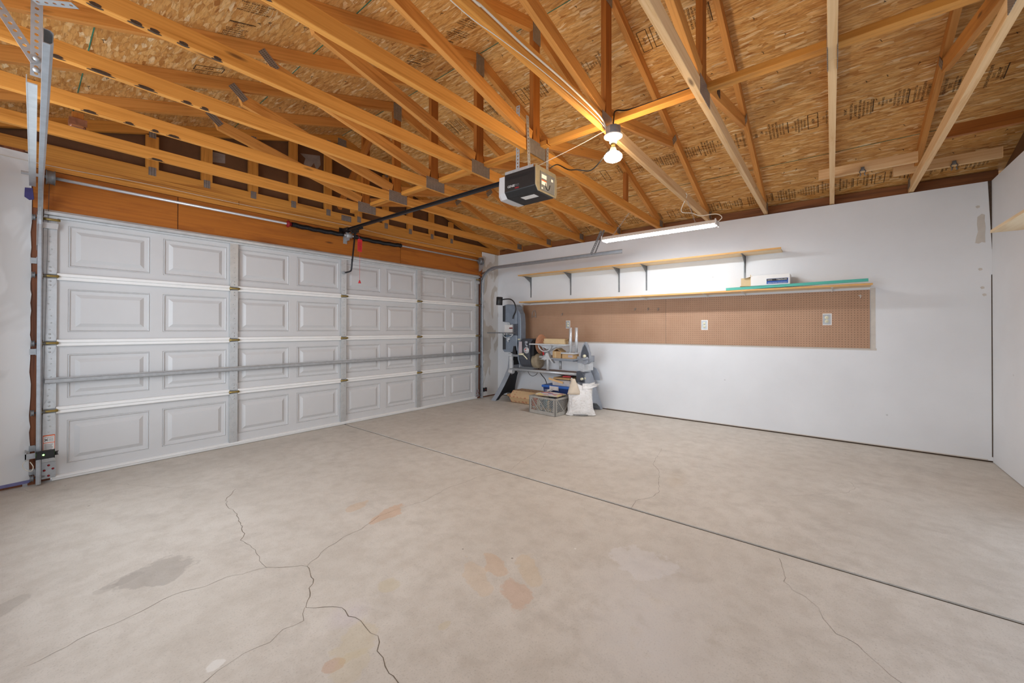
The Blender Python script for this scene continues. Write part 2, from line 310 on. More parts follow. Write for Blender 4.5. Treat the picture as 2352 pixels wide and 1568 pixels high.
# ------------------------------------------------------------------ mesh builder
WPOS = {}
class MB:
    def __init__(s): s.v = []; s.f = []; s.uv = []; s.sm = []; s.mi = []
    def face(s, pts, uvs, sm=False, m=0):
        b = len(s.v); s.v += [Vector(p) for p in pts]; s.f.append(tuple(range(b, b+len(pts)))); s.uv.append(uvs); s.sm.append(sm); s.mi.append(m)
    def quadauto(s, pts, m=0, sm=False):
        pts = [Vector(p) for p in pts]; n = (pts[1]-pts[0]).cross(pts[2]-pts[1]); a = max(range(3), key=lambda i: abs(n[i]))
        ij = [i for i in range(3) if i != a]; s.face(pts, [(p[ij[0]], p[ij[1]]) for p in pts], sm, m)
    def beam(s, p0, p1, w, h, up=(0, 0, 1), m=0, cut0=0, cut1=0):
        p0 = Vector(p0); p1 = Vector(p1); d = p1-p0; L = d.length; d.normalize(); up = Vector(up)
        sd = d.cross(up)
        if sd.length < 1e-5: sd = d.cross(Vector((1, 0, 0)))
        sd.normalize(); up = sd.cross(d); o = random.random()*5
        c = [(-w/2, -h/2), (w/2, -h/2), (w/2, h/2), (-w/2, h/2)]
        A = [p0+sd*a+up*b+d*(cut0*b/h) for a, b in c]; B = [p1+sd*a+up*b+d*(cut1*b/h) for a, b in c]
        acc = o
        for i in range(4):
            j = (i+1) % 4; wd = (w, h, w, h)[i]
            s.face([A[i], B[i], B[j], A[j]][::-1], [(o, acc), (o+L, acc), (o+L, acc+wd), (o, acc+wd)][::-1], False, m); acc += wd+.13
        for Q, t in ((A, 0), (B, 1)):
            q = Q if t == 0 else Q[::-1]
            s.face(q[::-1] if False else q, [(o, 0), (o+.02, w*.3), (o+.02, h*.3), (o, h*.3)], False, m)
        return s
    def box(s, x0, x1, y0, y1, z0, z1, m=0):
        x0, x1 = sorted((x0, x1)); y0, y1 = sorted((y0, y1)); z0, z1 = sorted((z0, z1))
        dx, dy, dz = x1-x0, y1-y0, z1-z0; cx, cy, cz = (x0+x1)/2, (y0+y1)/2, (z0+z1)/2
        if dx >= dy and dx >= dz: s.beam((x0, cy, cz), (x1, cy, cz), dy, dz, m=m)
        elif dy >= dz: s.beam((cx, y0, cz), (cx, y1, cz), dx, dz, m=m)
        else: s.beam((cx, cy, z0), (cx, cy, z1), dx, dy, up=(0, 1, 0), m=m)
        return s
    def obox(s, c, size, rz=0, m=0, rx=0):
        Mx = Matrix.Translation(Vector(c)) @ Matrix.Rotation(rz, 4, 'Z') @ Matrix.Rotation(rx, 4, 'X')
        b = len(s.v); a, d, h = [q/2 for q in size]; s.box(-a, a, -d, d, -h, h, m)
        for i in range(b, len(s.v)): s.v[i] = Mx @ s.v[i]
        return s
    def xf(s, start, Mx):
        for i in range(start, len(s.v)): s.v[i] = Mx @ s.v[i]
    def tube(s, pts, r, n=10, m=0, caps=True, r1=None):
        pts = [Vector(p) for p in pts]; rings = []; prev = None
        for i, p in enumerate(pts):
            if i == 0: t = pts[1]-p
            elif i == len(pts)-1: t = p-pts[i-1]
            else: t = (pts[i+1]-p).normalized()+(p-pts[i-1]).normalized()
            t.normalize()
            if prev is None:
                a = Vector((0, 0, 1)) if abs(t.z) < .9 else Vector((1, 0, 0)); prev = (a-t*a.dot(t)).normalized()
            else: prev = (prev-t*prev.dot(t)).normalized()
            bn = t.cross(prev); rr = r if r1 is None else r+(r1-r)*i/(len(pts)-1)
            rings.append([p+prev*rr*math.cos(2*PI*k/n)+bn*rr*math.sin(2*PI*k/n) for k in range(n)])
        u = 0
        for i in range(len(pts)-1):
            L = (pts[i+1]-pts[i]).length
            for k in range(n):
                j = (k+1) % n
                s.face([rings[i][k], rings[i][j], rings[i+1][j], rings[i+1][k]], [(u, k/n*.1), (u, (k+1)/n*.1), (u+L, (k+1)/n*.1), (u+L, k/n*.1)], True, m)
            u += L
        if caps:
            s.face(rings[0][::-1], [(0, 0)]*n, False, m); s.face(rings[-1], [(0, 0)]*n, False, m)
        return s
    def lathe(s, prof, o, ax=(0, 0, 1), n=20, m=0):
        o = Vector(o); ax = Vector(ax).normalized(); a = Vector((0, 0, 1)) if abs(ax.z) < .9 else Vector((1, 0, 0)); e1 = (a-ax*a.dot(ax)).normalized(); e2 = ax.cross(e1)
        R_ = [[o+ax*h+(e1*math.cos(2*PI*k/n)+e2*math.sin(2*PI*k/n))*r for k in range(n)] for r, h in prof]
        for i in range(len(prof)-1):
            for k in range(n):
                j = (k+1) % n
                if prof[i][0] < 1e-6 and prof[i+1][0] < 1e-6: continue
                if prof[i][0] < 1e-6: s.face([R_[i][0], R_[i+1][j], R_[i+1][k]], [(0, 0)]*3, True, m)
                elif prof[i+1][0] < 1e-6: s.face([R_[i][k], R_[i][j], R_[i+1][0]], [(0, 0)]*3, True, m)
                else: s.face([R_[i][k], R_[i][j], R_[i+1][j], R_[i+1][k]], [(0, 0)]*4, True, m)
        return s
    def cyl(s, p0, p1, r, n=16, m=0): return s.tube([p0, p1], r, n, m)
    def prism(s, poly, plane, a, b, m=0, shear=None):
        # poly in (p,q); plane 'xz' extruded along y, 'yz' along x, 'xy' along z
        def P(p, q, t):
            v = {'xz': (p, t, q), 'yz': (t, p, q), 'xy': (p, q, t)}[plane]
            if shear: v = shear(Vector(v))
            return Vector(v)
        A = [P(p, q, a) for p, q in poly]; B = [P(p, q, b) for p, q in poly]
        s.face(A, [tuple(q) for q in poly], False, m); s.face(B[::-1], [tuple(q) for q in poly][::-1], False, m); n = len(poly)
        for i in range(n):
            j = (i+1) % n; L = (A[j]-A[i]).length
            s.face([A[j], A[i], B[i], B[j]], [(L, 0), (0, 0), (0, abs(b-a)), (L, abs(b-a))], False, m)
        return s
    def build(s, name, mat, parent=None, bevel=0, origin=None, seg=2, weld=False):
        if parent is not None: pw = WPOS[parent]
        else: pw = Vector((0, 0, 0))
        if parent is None and origin is None:
            xs = [v.x for v in s.v]; ys = [v.y for v in s.v]; zs = [v.z for v in s.v]
            origin = ((min(xs)+max(xs))/2, (min(ys)+max(ys))/2, min(zs))
        if origin is None: xs = [v.x for v in s.v]; ys = [v.y for v in s.v]; zs = [v.z for v in s.v]; origin = ((min(xs)+max(xs))/2, (min(ys)+max(ys))/2, (min(zs)+max(zs))/2)
        org = Vector(origin)
        # weld identical corners so that bevels and shading work
        idx = {}; vv = []; mp = []
        for v in s.v:
            k = (round(v.x, 5), round(v.y, 5), round(v.z, 5))
            if k not in idx: idx[k] = len(vv); vv.append(v-org)
            mp.append(idx[k])
        me = bpy.data.meshes.new(name); ff = []; keep = []
        for i, f in enumerate(s.f):
            g = [mp[k] for k in f]
            if len(set(g)) == len(g): ff.append(g); keep.append(i)
        me.from_pydata([tuple(v) for v in vv], [], ff)
        ul = me.uv_layers.new(name='UVMap'); li = 0
        for i in keep:
            for q in s.uv[i]: ul.data[li].uv = q[:2]; li += 1
        me.polygons.foreach_set('use_smooth', [s.sm[i] for i in keep]); me.polygons.foreach_set('material_index', [s.mi[i] for i in keep])
        for q in (mat if isinstance(mat, (list, tuple)) else [mat]): me.materials.append(MAT[q] if isinstance(q, str) else q)
        me.validate(); me.update()
        o = bpy.data.objects.new(name, me); C.objects.link(o)
        if parent is not None: o.parent = parent
        o.location = org-pw; WPOS[o] = org
        if bevel:
            b = o.modifiers.new('bevel', 'BEVEL'); b.width = bevel; b.segments = seg; b.limit_method = 'ANGLE'; b.angle_limit = math.radians(40)
            b.harden_normals = False
        return o
def smooth_path(P, n=6):
    P = [Vector(p) for p in P]; Q = [P[0]]+P+[P[-1]]; out = []
    for i in range(1, len(Q)-2):
        a, b, c, d = Q[i-1:i+3]
        for k in range(n):
            t = k/n; out.append(.5*((2*b)+(c-a)*t+(2*a-5*b+4*c-d)*t*t+(3*b-a-3*c+d)*t**3))
    return out+[P[-1]]
def thing(name, loc, label, cat, group=None):
    o = bpy.data.objects.new(name, None); C.objects.link(o); o.location = loc; o.empty_display_size = .1; WPOS[o] = Vector(loc)
    return tag(o, label, cat, group)
def tag(o, label, cat, group=None):
    o['label'] = label; o['category'] = cat
    if group: o['group'] = group
    return o
def struct(name, mb, mat, parent=None, bevel=0, **k):
    o = mb.build(name, mat, parent, bevel, **k)
    if parent is None: o['kind'] = 'structure'
    return o
def part(name, mb, mat, parent, bevel=0, label=None):
    o = mb.build(name, mat, parent, bevel)
    if label: o['label'] = label
    return o
TXT = {}
def text_geo(body):
    if body not in TXT:
        cu = bpy.data.curves.new('tmp', 'FONT'); cu.body = body; cu.size = 1; cu.align_x = 'CENTER'; cu.align_y = 'CENTER'; cu.resolution_u = 2
        o = bpy.data.objects.new('tmp', cu); me = o.to_mesh()
        TXT[body] = ([v.co.copy() for v in me.vertices], [tuple(p.vertices) for p in me.polygons]); o.to_mesh_clear()
        bpy.data.objects.remove(o); bpy.data.curves.remove(cu)
    return TXT[body]
def put_text(mb, body, o, ux, uy, size, m=0, sx=1.0):
    V, Fc = text_geo(body); o = Vector(o); ux = Vector(ux).normalized(); uy = Vector(uy).normalized()
    for f in Fc: mb.face([o+ux*V[i].x*size*sx+uy*V[i].y*size for i in f], [(0, 0)]*len(f), False, m)

# ------------------------------------------------------------------ setting: floor, walls, roof deck
H = 2.561; CX = -2.979; PK = 3.635; SL = .32
def rz(x): return PK-SL*abs(x-CX)
XL, YB = -5.96, -5.91
JX = [(-.1, -2.962), (-5.95, -3.03)]
mb = MB()
def jx(y): return -2.925 + .0  # the control joint runs square to the door
def slab(poly): mb.prism(poly, 'xy', -.12, 0)
slab([(-6.1, -6.05), (-2.957, -6.05), (-2.957, .3), (-6.1, .3)][::1]); slab([(-2.933, -6.05), (.1, -6.05), (.1, .3), (-2.933, .3)])
floor = struct('floor', mb, 'concrete', origin=(0, 0, 0))
part('expansion_joint', MB().box(-2.9565, -2.9335, -6.05, .1, -.10, -.007), 'joint', floor, label='brown filled joint across the slab')
CR = [
 ([(-4.5,-1.3),(-4.60,-1.45),(-4.632,-1.568),(-4.63,-1.773),(-4.667,-1.954),(-4.687,-2.094),(-4.729,-2.158),(-4.713,-2.264),(-4.722,-2.375),(-4.738,-2.494),(-4.737,-2.56),(-4.604,-2.707)],.0028),
 ([(-4.604,-2.707),(-4.632,-2.839),(-4.675,-2.888),(-4.7,-2.952),(-4.743,-3.009),(-4.667,-3.095),(-4.646,-3.13),(-4.655,-3.201),(-4.636,-3.263),(-4.643,-3.313),(-4.637,-3.391),(-4.681,-3.454),(-4.701,-3.536),(-4.711,-3.629),(-4.75,-3.80)],.0030),
 ([(-4.604,-2.707),(-4.533,-2.672),(-4.476,-2.625),(-4.34,-2.578),(-4.23,-2.578),(-4.07,-2.512),(-3.898,-2.526),(-3.741,-2.559),(-3.481,-2.517),(-3.176,-2.543),(-2.958,-2.645)],.0018),
 ([(-2.93,-2.65),(-2.671,-2.577),(-2.221,-2.507),(-1.932,-2.366)],.0018),
 ([(-4.737,-2.56),(-4.889,-2.495),(-4.976,-2.501),(-5.078,-2.461),(-5.154,-2.479),(-5.225,-2.495),(-5.314,-2.5),(-5.501,-2.545)],.0016),
 ([(-4.746,-3.006),(-4.783,-3.082),(-4.856,-3.066),(-4.915,-3.099),(-4.996,-3.08),(-5.08,-3.095),(-5.2,-3.13)],.0013),
 ([(-2.935,-3.722),(-2.812,-3.705),(-2.663,-3.775),(-2.54,-3.78),(-2.349,-3.709),(-2.151,-3.65),(-1.97,-3.532),(-1.618,-3.472),(-1.462,-3.442)],.0020),
 ([(-3.017,-4.559),(-3.13,-4.587),(-3.233,-4.595),(-3.284,-4.632),(-3.302,-4.681),(-3.353,-4.729),(-3.423,-4.745),(-3.496,-4.786),(-3.514,-4.85),(-3.563,-4.885),(-3.7,-5.0)],.0014),
 ([(-2.071,-4.505),(-1.886,-4.674),(-1.675,-4.873),(-1.538,-4.914),(-1.399,-4.88)],.0014),
 ([(-5.523,-.063),(-5.403,-.274),(-5.058,-.438),(-4.783,-.912),(-4.619,-1.008),(-4.183,-1.066),(-3.689,-1.13),(-3.1,-1.0)],.0012)]
for pts, wd in CR:
    fine = []
    for (a, b) in zip(pts, pts[1:]):
        L = math.dist(a, b); n = max(1, int(L/.03))
        for k in range(n):
            t = k/n; fine.append((a[0]+(b[0]-a[0])*t+random.uniform(-.008, .008)*(k > 0), a[1]+(b[1]-a[1])*t+random.uniform(-.008, .008)*(k > 0)))
    fine.append(pts[-1]); mb = MB()
    ww = [wd*random.uniform(.2, .6) for _ in fine]
    for i in range(len(fine)-1):
        a, b = Vector(fine[i]), Vector(fine[i+1]); d = (b-a)
        if d.length < 1e-5: continue
        n = Vector((-d.y, d.x)).normalized()
        p = [a+n*ww[i], a-n*ww[i], b-n*ww[i+1], b+n*ww[i+1]]
        mb.face([(q.x, q.y, .0006) for q in p], [(0, 0)]*4)
    part('crack', mb, 'crack', floor)

# walls (drywall)
mb = MB(); mb.box(0, .12, YB, 0, .014, 2.552)
wr = struct('wall_right', mb, 'wall')
part('sill_plate', MB().box(.006, .11, YB, 0, .0, .014), 'gap', wr, label='dark gap along the floor under the wall')
part('bare_strip', MB().box(-.0015, 0.0, -5.135, -.585, .985, 1.007), 'bare_dry', wr)
part('bare_strip', MB().box(-.0012, 0.0, -5.128, -5.088, .985, 1.63), 'bare_dry', wr)
part('bare_strip', MB().box(-.0015, 0.0, -.590, -.565, .985, 1.63), 'bare_dry', wr)
part('corner_gap', MB().prism([(-5.886, 2.552), (-5.909, 2.552), (-5.909, 1.93)], 'yz', -.002, 0), 'gap', wr)
part('corner_gap', MB().prism([(-5.904, 1.7), (-5.909, 1.7), (-5.909, .05), (-5.903, .05)], 'yz', -.002, 0), 'gap', wr)
part('torn_paper_patch', MB().prism([(-5.823, 2.237), (-5.85, 2.262), (-5.868, 2.249), (-5.866, 2.20), (-5.872, 2.141), (-5.868, 2.06), (-5.870, 1.995), (-5.850, 2.003), (-5.830, 1.990), (-5.809, 1.999), (-5.815, 2.05), (-5.826, 2.10), (-5.820, 2.17)], 'yz', -.0015, 0), 'bare_dry', wr)
for (y, z) in ((-5.838, 1.755), (-5.850, 1.585), (-5.825, 2.33), (-5.862, 1.52)):
    part('torn_paper_patch', MB().prism([(y-.014, z-.008), (y+.004, z-.014), (y+.014, z+.004), (y+.002, z+.012), (y-.012, z+.008)], 'yz', -.0015, 0), 'bare_dry', wr)
part('dust_line', MB().box(-.001, 0, -5.88, -2.15, .014, .024), 'bare_dry', wr)

mb = MB(); mb.box(0, .12, YB-.12, YB-.0, 0, 2.552); mb.box(-1.6, 0, YB-.12, YB, .004, 2.552); mb.box(-6.08, -5.6, YB-.12, YB, .004, 2.552); mb.box(-5.6, -1.6, YB-.12, YB, 2.25, 2.552)  # wide rear opening is invented, to let the fill lamp in
struct('wall_back', mb, 'wall')
mb = MB(); mb.box(XL-.12, XL, YB, -3.3, .004, 2.552); mb.box(XL-.12, XL, -.8, 0, .004, 2.552); mb.box(XL-.12, XL, -3.3, -.8, .004, .6); mb.box(XL-.12, XL, -3.3, -.8, 2.3, 2.552)  # side opening is also invented, cut for the fill lamp
struct('wall_left', mb, 'wall')
# front wall: return left of the door (ragged drywall edge) and return right of it
zz = [0.035]; 
while zz[-1] < 2.5: zz.append(min(2.552, zz[-1]+random.uniform(.03, .12)))
edge = [(-5.466+random.uniform(-.005, .003), z) for z in zz]
edge[0] = (-5.46, .035)
wf = struct('wall_front', MB().prism([(XL-.1, .035)]+edge+[(XL-.1, 2.552)], 'xz', 0, .015), 'mud2')
part('drywall_return', MB().box(-.42, 0, 0, .015, .02, 2.552), 'mud', wf, label='patchy white and beige drywall right of the door')
part('primer_strip', MB().prism([(XL, .006), (-5.47, .020), (-5.452, .045), (XL, .028)], 'xz', -.002, .012), 'purple', wf, label='purple band at the foot of the wall')
struct('wall_front_framing', MB().box(-6.08, -5.50, .016, .10, 0, 2.559).box(-.40, .12, .016, .10, 0, 2.559), 'jamb_wood')
# jambs and header beam
struct('trim_1', MB().box(-5.475, -5.425, .012, .10, 0, 2.43).box(-5.425, -5.36, .055, .10, 0, 2.13), 'jamb_wood')
struct('trim_2', MB().box(-.51, -.425, .004, .10, 0, 2.13).box(-.56, -.51, .055, .10, 0, 2.13), 'jamb_wood')
mb = MB(); mb.box(-5.46, -4.596, 0, .09, 2.13, 2.432); mb.box(-4.590, -2.124, 0, .09, 2.13, 2.432); mb.box(-2.118, -.425, 0, .09, 2.13, 2.432)
struct('trim_3', mb, 'header', origin=(-3, 0, 2.1))
struct('trim_4', MB().box(-5.46, -.425, .000, .09, 2.438, 2.476), 'plate_wood')
mb = MB(); mb.box(-5.46, -4.1, .010, .09, 2.480, 2.518); mb.box(-4.095, -.425, .010, .09, 2.480, 2.518); struct('trim_5', mb, 'plate_wood')
struct('trim_6', MB().box(-5.46, -.425, .020, .09, 2.522, 2.559), 'plate_wood')
# gable sheathing
G = .085
mb = MB(); mb.prism([(-6.1, 2.55), (.1, 2.55), (.1, rz(.1)), (CX, PK), (-6.1, rz(-6.1))], 'xz', G, G+.012)
wg = struct('wall_gable', mb, 'gable_board')
part('foil_patch', MB().prism([(-3.46, 3.26), (-3.23, 3.31), (-3.22, 3.20), (-3.27, 3.12), (-3.30, 3.20), (-3.36, 3.10), (-3.42, 3.15), (-3.40, 3.22)], 'xz', G-.002, G), 'foil', wg, label='torn grey foil patch')
part('foil_patch', MB().prism([(-4.40, 2.98), (-4.20, 2.99), (-4.20, 2.90), (-4.39, 2.86)], 'xz', G-.002, G), 'foil', wg)
part('foil_patch', MB().prism([(-4.37, 2.74), (-4.34, 2.73), (-4.345, 2.69), (-4.37, 2.70)], 'xz', G-.002, G), 'foil', wg)
# the rear gable, out of the picture
mb = MB(); mb.prism([(-6.1, 2.55), (.1, 2.55), (.1, rz(.1)), (CX, PK), (-6.1, rz(-6.1))], 'xz', YB-.10, YB-.088); struct('wall_gable_back', mb, 'gable_board')
# OSB roof deck
mb = MB(); T = .012
mb.prism([(.14, rz(.14)), (CX, PK), (CX, PK+T), (.14, rz(.14)+T)], 'xz', -6.05, .14)
mb.prism([(-6.12, rz(-6.12)), (CX, PK), (CX, PK+T), (-6.12, rz(-6.12)+T)], 'xz', -6.05, .14, m=1)
ceil = struct('ceiling', mb, ['osb', 'osb_left'], origin=(0, 0, 0))
for x in (-.655, -1.825, CX, -4.15, -5.265):
    for (a, b) in ((-6.0, -3.05), (-3.04, .08)):
        z = rz(x)-.0016
        part('panel_seam', MB().beam((x, a, z), (x, b, z), .005 if x != CX else .006, .002), 'green_line', ceil, label='green edged joint between roof panels')
STAMP = ['APA', 'RATED SHEATHING', '24/16 7/16 INCH', 'SIZED FOR SPACING', 'EXPOSURE 1', '000', 'PS 2-92 SHEATHING', 'PRP-108 HUD-UM-40', 'THIS SIDE DOWN', 'STRENGTH AXIS', '23/32', '||||', '10 13', 'M', '0.451']
def stamp_row(x, y0, y1, side=1, size=.02, bold=.5):
    mb = MB(); y = y0; rnd = random.Random(int(-x*100)+int(-y0*10)); sl = -SL*side
    ux = Vector((1, 0, sl)).normalized()
    def P(xx, yy): return Vector((xx, yy, rz(xx)-.0022))
    while y > y1:
        k = rnd.random()
        if k < .12:
            bb = .085
            for (a, b, c, d) in ((-bb, bb, 0, 0), (-bb, bb, -.07, -.07), (-bb, -bb, 0, -.07), (bb, bb, 0, -.07)):
                mb.beam(P(x+a, y+c), P(x+b, y+d), .004, .0012)
            put_text(mb, rnd.choice(['10 13', '24/16', 'APA', 'W/06']), P(x, y-.035), ux, (0, -1, 0), .032); y -= .10
        elif k < .24:
            put_text(mb, rnd.choice(['APA', '100', '24/16', 'OSB', 'M7']), P(x+rnd.uniform(-.02, .02), y-.02), ux, (0, -1, 0), .030); y -= .045
        elif k < .34: y -= rnd.uniform(.05, .12)
        else:
            n = rnd.randint(4, 9); off = rnd.uniform(-.02, .02)
            for q in range(n):
                s_ = size*rnd.choice((.9, 1, 1.2)); put_text(mb, rnd.choice(STAMP[1:11]), P(x+off, y-s_*.5), ux, (0, -1, 0), s_); y -= s_*1.15
            if rnd.random() < .5: mb.beam(P(x-.07, y), P(x+.07, y), .005, .0012); y -= .012
            y -= .012
    part('printed_stamp', mb, 'ink', ceil, label='rows of black mill stamps on the roof panel')
for a, b in ((-2.35, -3.3), (-3.35, -4.15), (-4.2, -4.78), (-4.85, -5.45), (-5.5, -5.85)): stamp_row(-1.13, a, b)
for a, b in ((-1.2, -2.2), (-2.4, -3.3), (-3.6, -4.15)): stamp_row(-2.45, a, b)
for a, b in ((-1.5, -2.6), (-2.7, -3.9), (-4.0, -5.8)): stamp_row(-.12, a, b)
for a, b in ((-.4, -.9), (-1.0, -1.3), (-1.75, -2.1), (-2.5, -2.9)): stamp_row(-4.66, a, b, -1)
for a, b in ((-1.7, -2.2), (-2.3, -2.6)): stamp_row(-3.4, a, b, -1)
mb = MB(); rn = random.Random(3)
for i in range(10):
    for xx in [(-.25-.29*k) for k in range(20)]:
        if abs(xx-CX) < .1: continue
        for yy in (-(.515+.6096*i)+.13, -(.515+.6096*i)-.19, -(.515+.6096*i)+.3):
            if rn.random() < .30: continue
            x_ = xx+rn.uniform(-.07, .07); y_ = yy+rn.uniform(-.05, .05)
            if y_ < -5.95: continue
            z_ = rz(x_); L = rn.uniform(.008, .02)
            a, b = rn.uniform(-.012, .012), rn.uniform(-.012, .012)
            mb.tube([(x_, y_, z_), (x_+a, y_+b, z_-L)], .0013, 4, caps=False)
            mb.tube([(x_-.008, y_+.006, z_-.001), (x_+.01, y_-.006, z_-.001)], .0018, 4, caps=False)
nt = part('nail_tips', mb, 'slot', ceil, label='black nail points poking through the roof deck'); nt['kind'] = 'stuff'

# ------------------------------------------------------------------ trusses
TY = [-(.515+.6096*i) for i in range(9)]
TW, TD = .038, .089
LAB = ['wooden roof truss closest to the big garage door, first in the row', 'wooden roof truss second in from the big garage door, sooty chord at left',
       'wooden roof truss third in from the big garage door, long black soot streaks at left', 'wooden roof truss fourth in from the garage door, above the opener rail',
       'wooden roof truss that the garage door opener motor is strapped to', 'wooden roof truss carrying the lit round bulb and white cable',
       'pale-lit wooden roof truss between the lit bulb and the chord seen straight on', 'wooden roof truss whose bottom chord runs straight up the photo, upright at right',
       'pale-lit wooden roof truss nearest the rear wall, leaning across the top right corner']
def plate(name, x, y, z, wx, wz, par, side, ang=0):
    mb = MB(); b = 0; mb.box(-wx/2, wx/2, -.0012, .0012, -wz/2, wz/2)
    for i, f in enumerate(mb.f): mb.uv[i] = [(mb.v[k].x, mb.v[k].z) for k in f]
    mb.xf(0, Matrix.Translation((x, y+side*(TW/2+.0015), z)) @ Matrix.Rotation(ang, 4, 'Y'))
    return part(name, mb, 'gusset', par)
def post_face(x0, x1, y, z0, z1): pass
for i, y in enumerate(TY):
    t = thing('roof_truss', (CX, y, H), LAB[i], 'roof truss', 'roof trusses')
    # bottom chord in two spliced lengths
    xl, xr = XL-.09, .09
    part('bottom_chord', MB().beam((xl, y, H+TD/2), (CX+.02, y, H+TD/2), TW, TD), 'chord' if i < 6 else 'pale_or_lit_wood', t, .002)
    part('bottom_chord', MB().beam((CX+.0215, y, H+TD/2), (xr, y, H+TD/2), TW, TD), 'chord' if i < 5 else 'pale_or_lit_wood', t, .002)  # paler wood here paints in the shop light's cool light on the chords
    v = .0935
    for sd in (-1, 1):
        x0 = xl if sd < 0 else xr
        zc0 = max(rz(x0)-v/2, H+.09) if False else rz(x0)-v/2
        # stop the sloping chord where it meets the bottom chord
        xe = CX+sd*(2.98-.10); 
        p0 = (CX, PK-v/2-.001); p1 = (CX+sd*3.02, rz(CX+sd*3.02)-v/2-.001)
        poly = [(CX, PK-.0015), (CX, PK-v), (CX+sd*2.73, rz(CX+sd*2.73)-v), (CX+sd*2.9, H+TD+.001), (CX+sd*3.06, H+TD+.001), (CX+sd*3.06, rz(CX+sd*3.06)-.0015)]
        # keep above the bottom chord
        xm = (PK-v-(H+TD))/SL
        poly = [(CX, PK-.0015), (CX, PK-v), (CX+sd*xm, H+TD+.001), (CX+sd*3.06, H+TD+.001), (CX+sd*3.06, rz(CX+sd*3.06)-.0015)]
        mb = MB(); mb.prism(poly, 'xz', y-TW/2, y+TW/2)
        for k, f in enumerate(mb.f): mb.uv[k] = [(mb.v[q].x, mb.v[q].z+SL*abs(mb.v[q].x-CX)+mb.v[q].y*1.0) for q in f]
        part('top_chord', mb, 'web', t)
    zt = PK-v-.002; zb = H+TD+.002
    part('king_post', MB().beam((CX, y, zb), (CX, y, zt), TD, TW, up=(0, 1, 0)), 'post', t, .0015)
    for sd in (-1, 1):
        a = Vector((CX+sd*.06, y, zb+.045)); b = Vector((CX+sd*1.46, y, rz(CX+sd*1.46)-v-.05))
        part('web', MB().beam(a, b, TW-.001, TD, cut0=-sd*0, cut1=.06), 'web', t, .0015)
    sides = (-1,) if i < 7 else ((-1, 1) if i == 7 else (1,))
    for s_ in sides:
        plate('connector_plate', CX+.01, y, H+.052, .225, .115, t, s_)
        plate('connector_plate', CX, y, PK-.105, .10, .17, t, s_)
        for sd in (-1, 1):
            xx = CX+sd*1.47; plate('connector_plate', xx, y, rz(xx)-v-.015, .055, .13, t, s_, ang=sd*.85)
            plate('connector_plate', CX+sd*2.93, y, H+.075, .12, .09, t, s_)
    if i == 4: part('web', MB().beam((-1.20, y, H+TD+.002), (-1.20, y, rz(-1.20)-.0935-.004), .068, TW, up=(0, 1, 0)), 'post', t, .0015, label='short reddish upright between the chords')
    if i == 6:
        part('soot_mark', MB().box(CX+.33, CX+.42, y-TW/2-.0015, y-TW/2, 2.755, 2.81), 'soot', t)
    soot = {0: [(-4.83, .06)], 1: [(-5.25, .05), (-5.07, .035), (-4.94, .03), (-4.84, .05)], 2: [(-5.41, .035), (-5.256, .065), (-5.079, .06), (-4.894, .035), (-4.807, .03)],
            3: [(-5.329, .03), (-5.202, .035), (-5.14, .03), (-5.036, .03), (-4.902, .03)], 4: [(-4.895, .03)]}.get(i, [])
    for (sx, L) in soot:
        mb = MB(); n = 22; rr = [random.uniform(.88, 1.06) for _ in range(n)]
        mb.prism([(sx+math.cos(2*PI*k/n)*L*.85*rr[k], y-.009+math.sin(2*PI*k/n)*.009*rr[k]) for k in range(n)], 'xy', H-.0012, H-.0002)
        mb.prism([(sx+math.cos(2*PI*k/n)*L*.6*rr[k], H+.003+math.sin(2*PI*k/n)*.008*rr[k]) for k in range(n)], 'xz', y-TW/2-.0012, y-TW/2-.0002)
        part('soot_mark', mb, 'soot', t)
# a slightly split chord stub seen on truss 1
wb = thing('wrapped_block', (-5.265, -.56, H+TD+.001), 'small reddish wood block wrapped in shiny clear plastic, on a chord above the left track', 'block')
part('block_core', MB().box(-5.295, -5.238, -.60, -.535, H+TD+.004, 2.735), 'post', wb, .002)
MAT['wrap'] = plain('shiny_wrap', '#9a6a50', .12, .35, .3, 30)
part('plastic_wrap', MB().box(-5.303, -5.230, -.606, -.530, H+TD+.001, 2.685), 'wrap', wb, .008)
# gable end frame on the door wall
t = thing('gable_truss', (CX, .045, H), 'stud-filled gable end frame standing on the wall above the garage door', 'roof truss', 'roof trusses')
gy = .045
part('bottom_chord', MB().beam((-6.05, gy, H+TD/2), (.09, gy, H+TD/2), TW, TD), 'plate_wood', t)
for sd in (-1, 1):
    xm = (PK-.0935-(H+TD))/SL
    mb = MB(); mb.prism([(CX, PK-.0015), (CX, PK-.0935), (CX+sd*xm, H+TD+.001), (CX+sd*3.06, H+TD+.001), (CX+sd*3.06, rz(CX+sd*3.06)-.0015)], 'xz', gy-TW/2, gy+TW/2)
    for k, f in enumerate(mb.f): mb.uv[k] = [(mb.v[q].x, mb.v[q].z+SL*abs(mb.v[q].x-CX)+mb.v[q].y) for q in f]
    part('top_chord', mb, 'plate_wood', t)
for k in range(-4, 6):
    x = -3.15+.405*k
    zt = rz(x)-.0935-SL*.045-.004
    if abs(x-CX) < .06: zt = rz(x)-.12
    if zt < H+TD+.05: continue
    part('stud', MB().beam((x, gy, H+TD+.001), (x, gy, zt), TD, TW-.002, up=(0, 1, 0)), 'plate_wood', t)
    plate('connector_plate', x, gy, H+TD*.72, .052, .075, t, -1)
    if k % 2 == 0: plate('connector_plate', x, gy, zt+.01, .05, .06, t, -1)
plate('connector_plate', CX+.06, gy, H+.04, .13, .07, t, -1)
plate('connector_plate', CX, gy, PK-.11, .11, .13, t, -1)

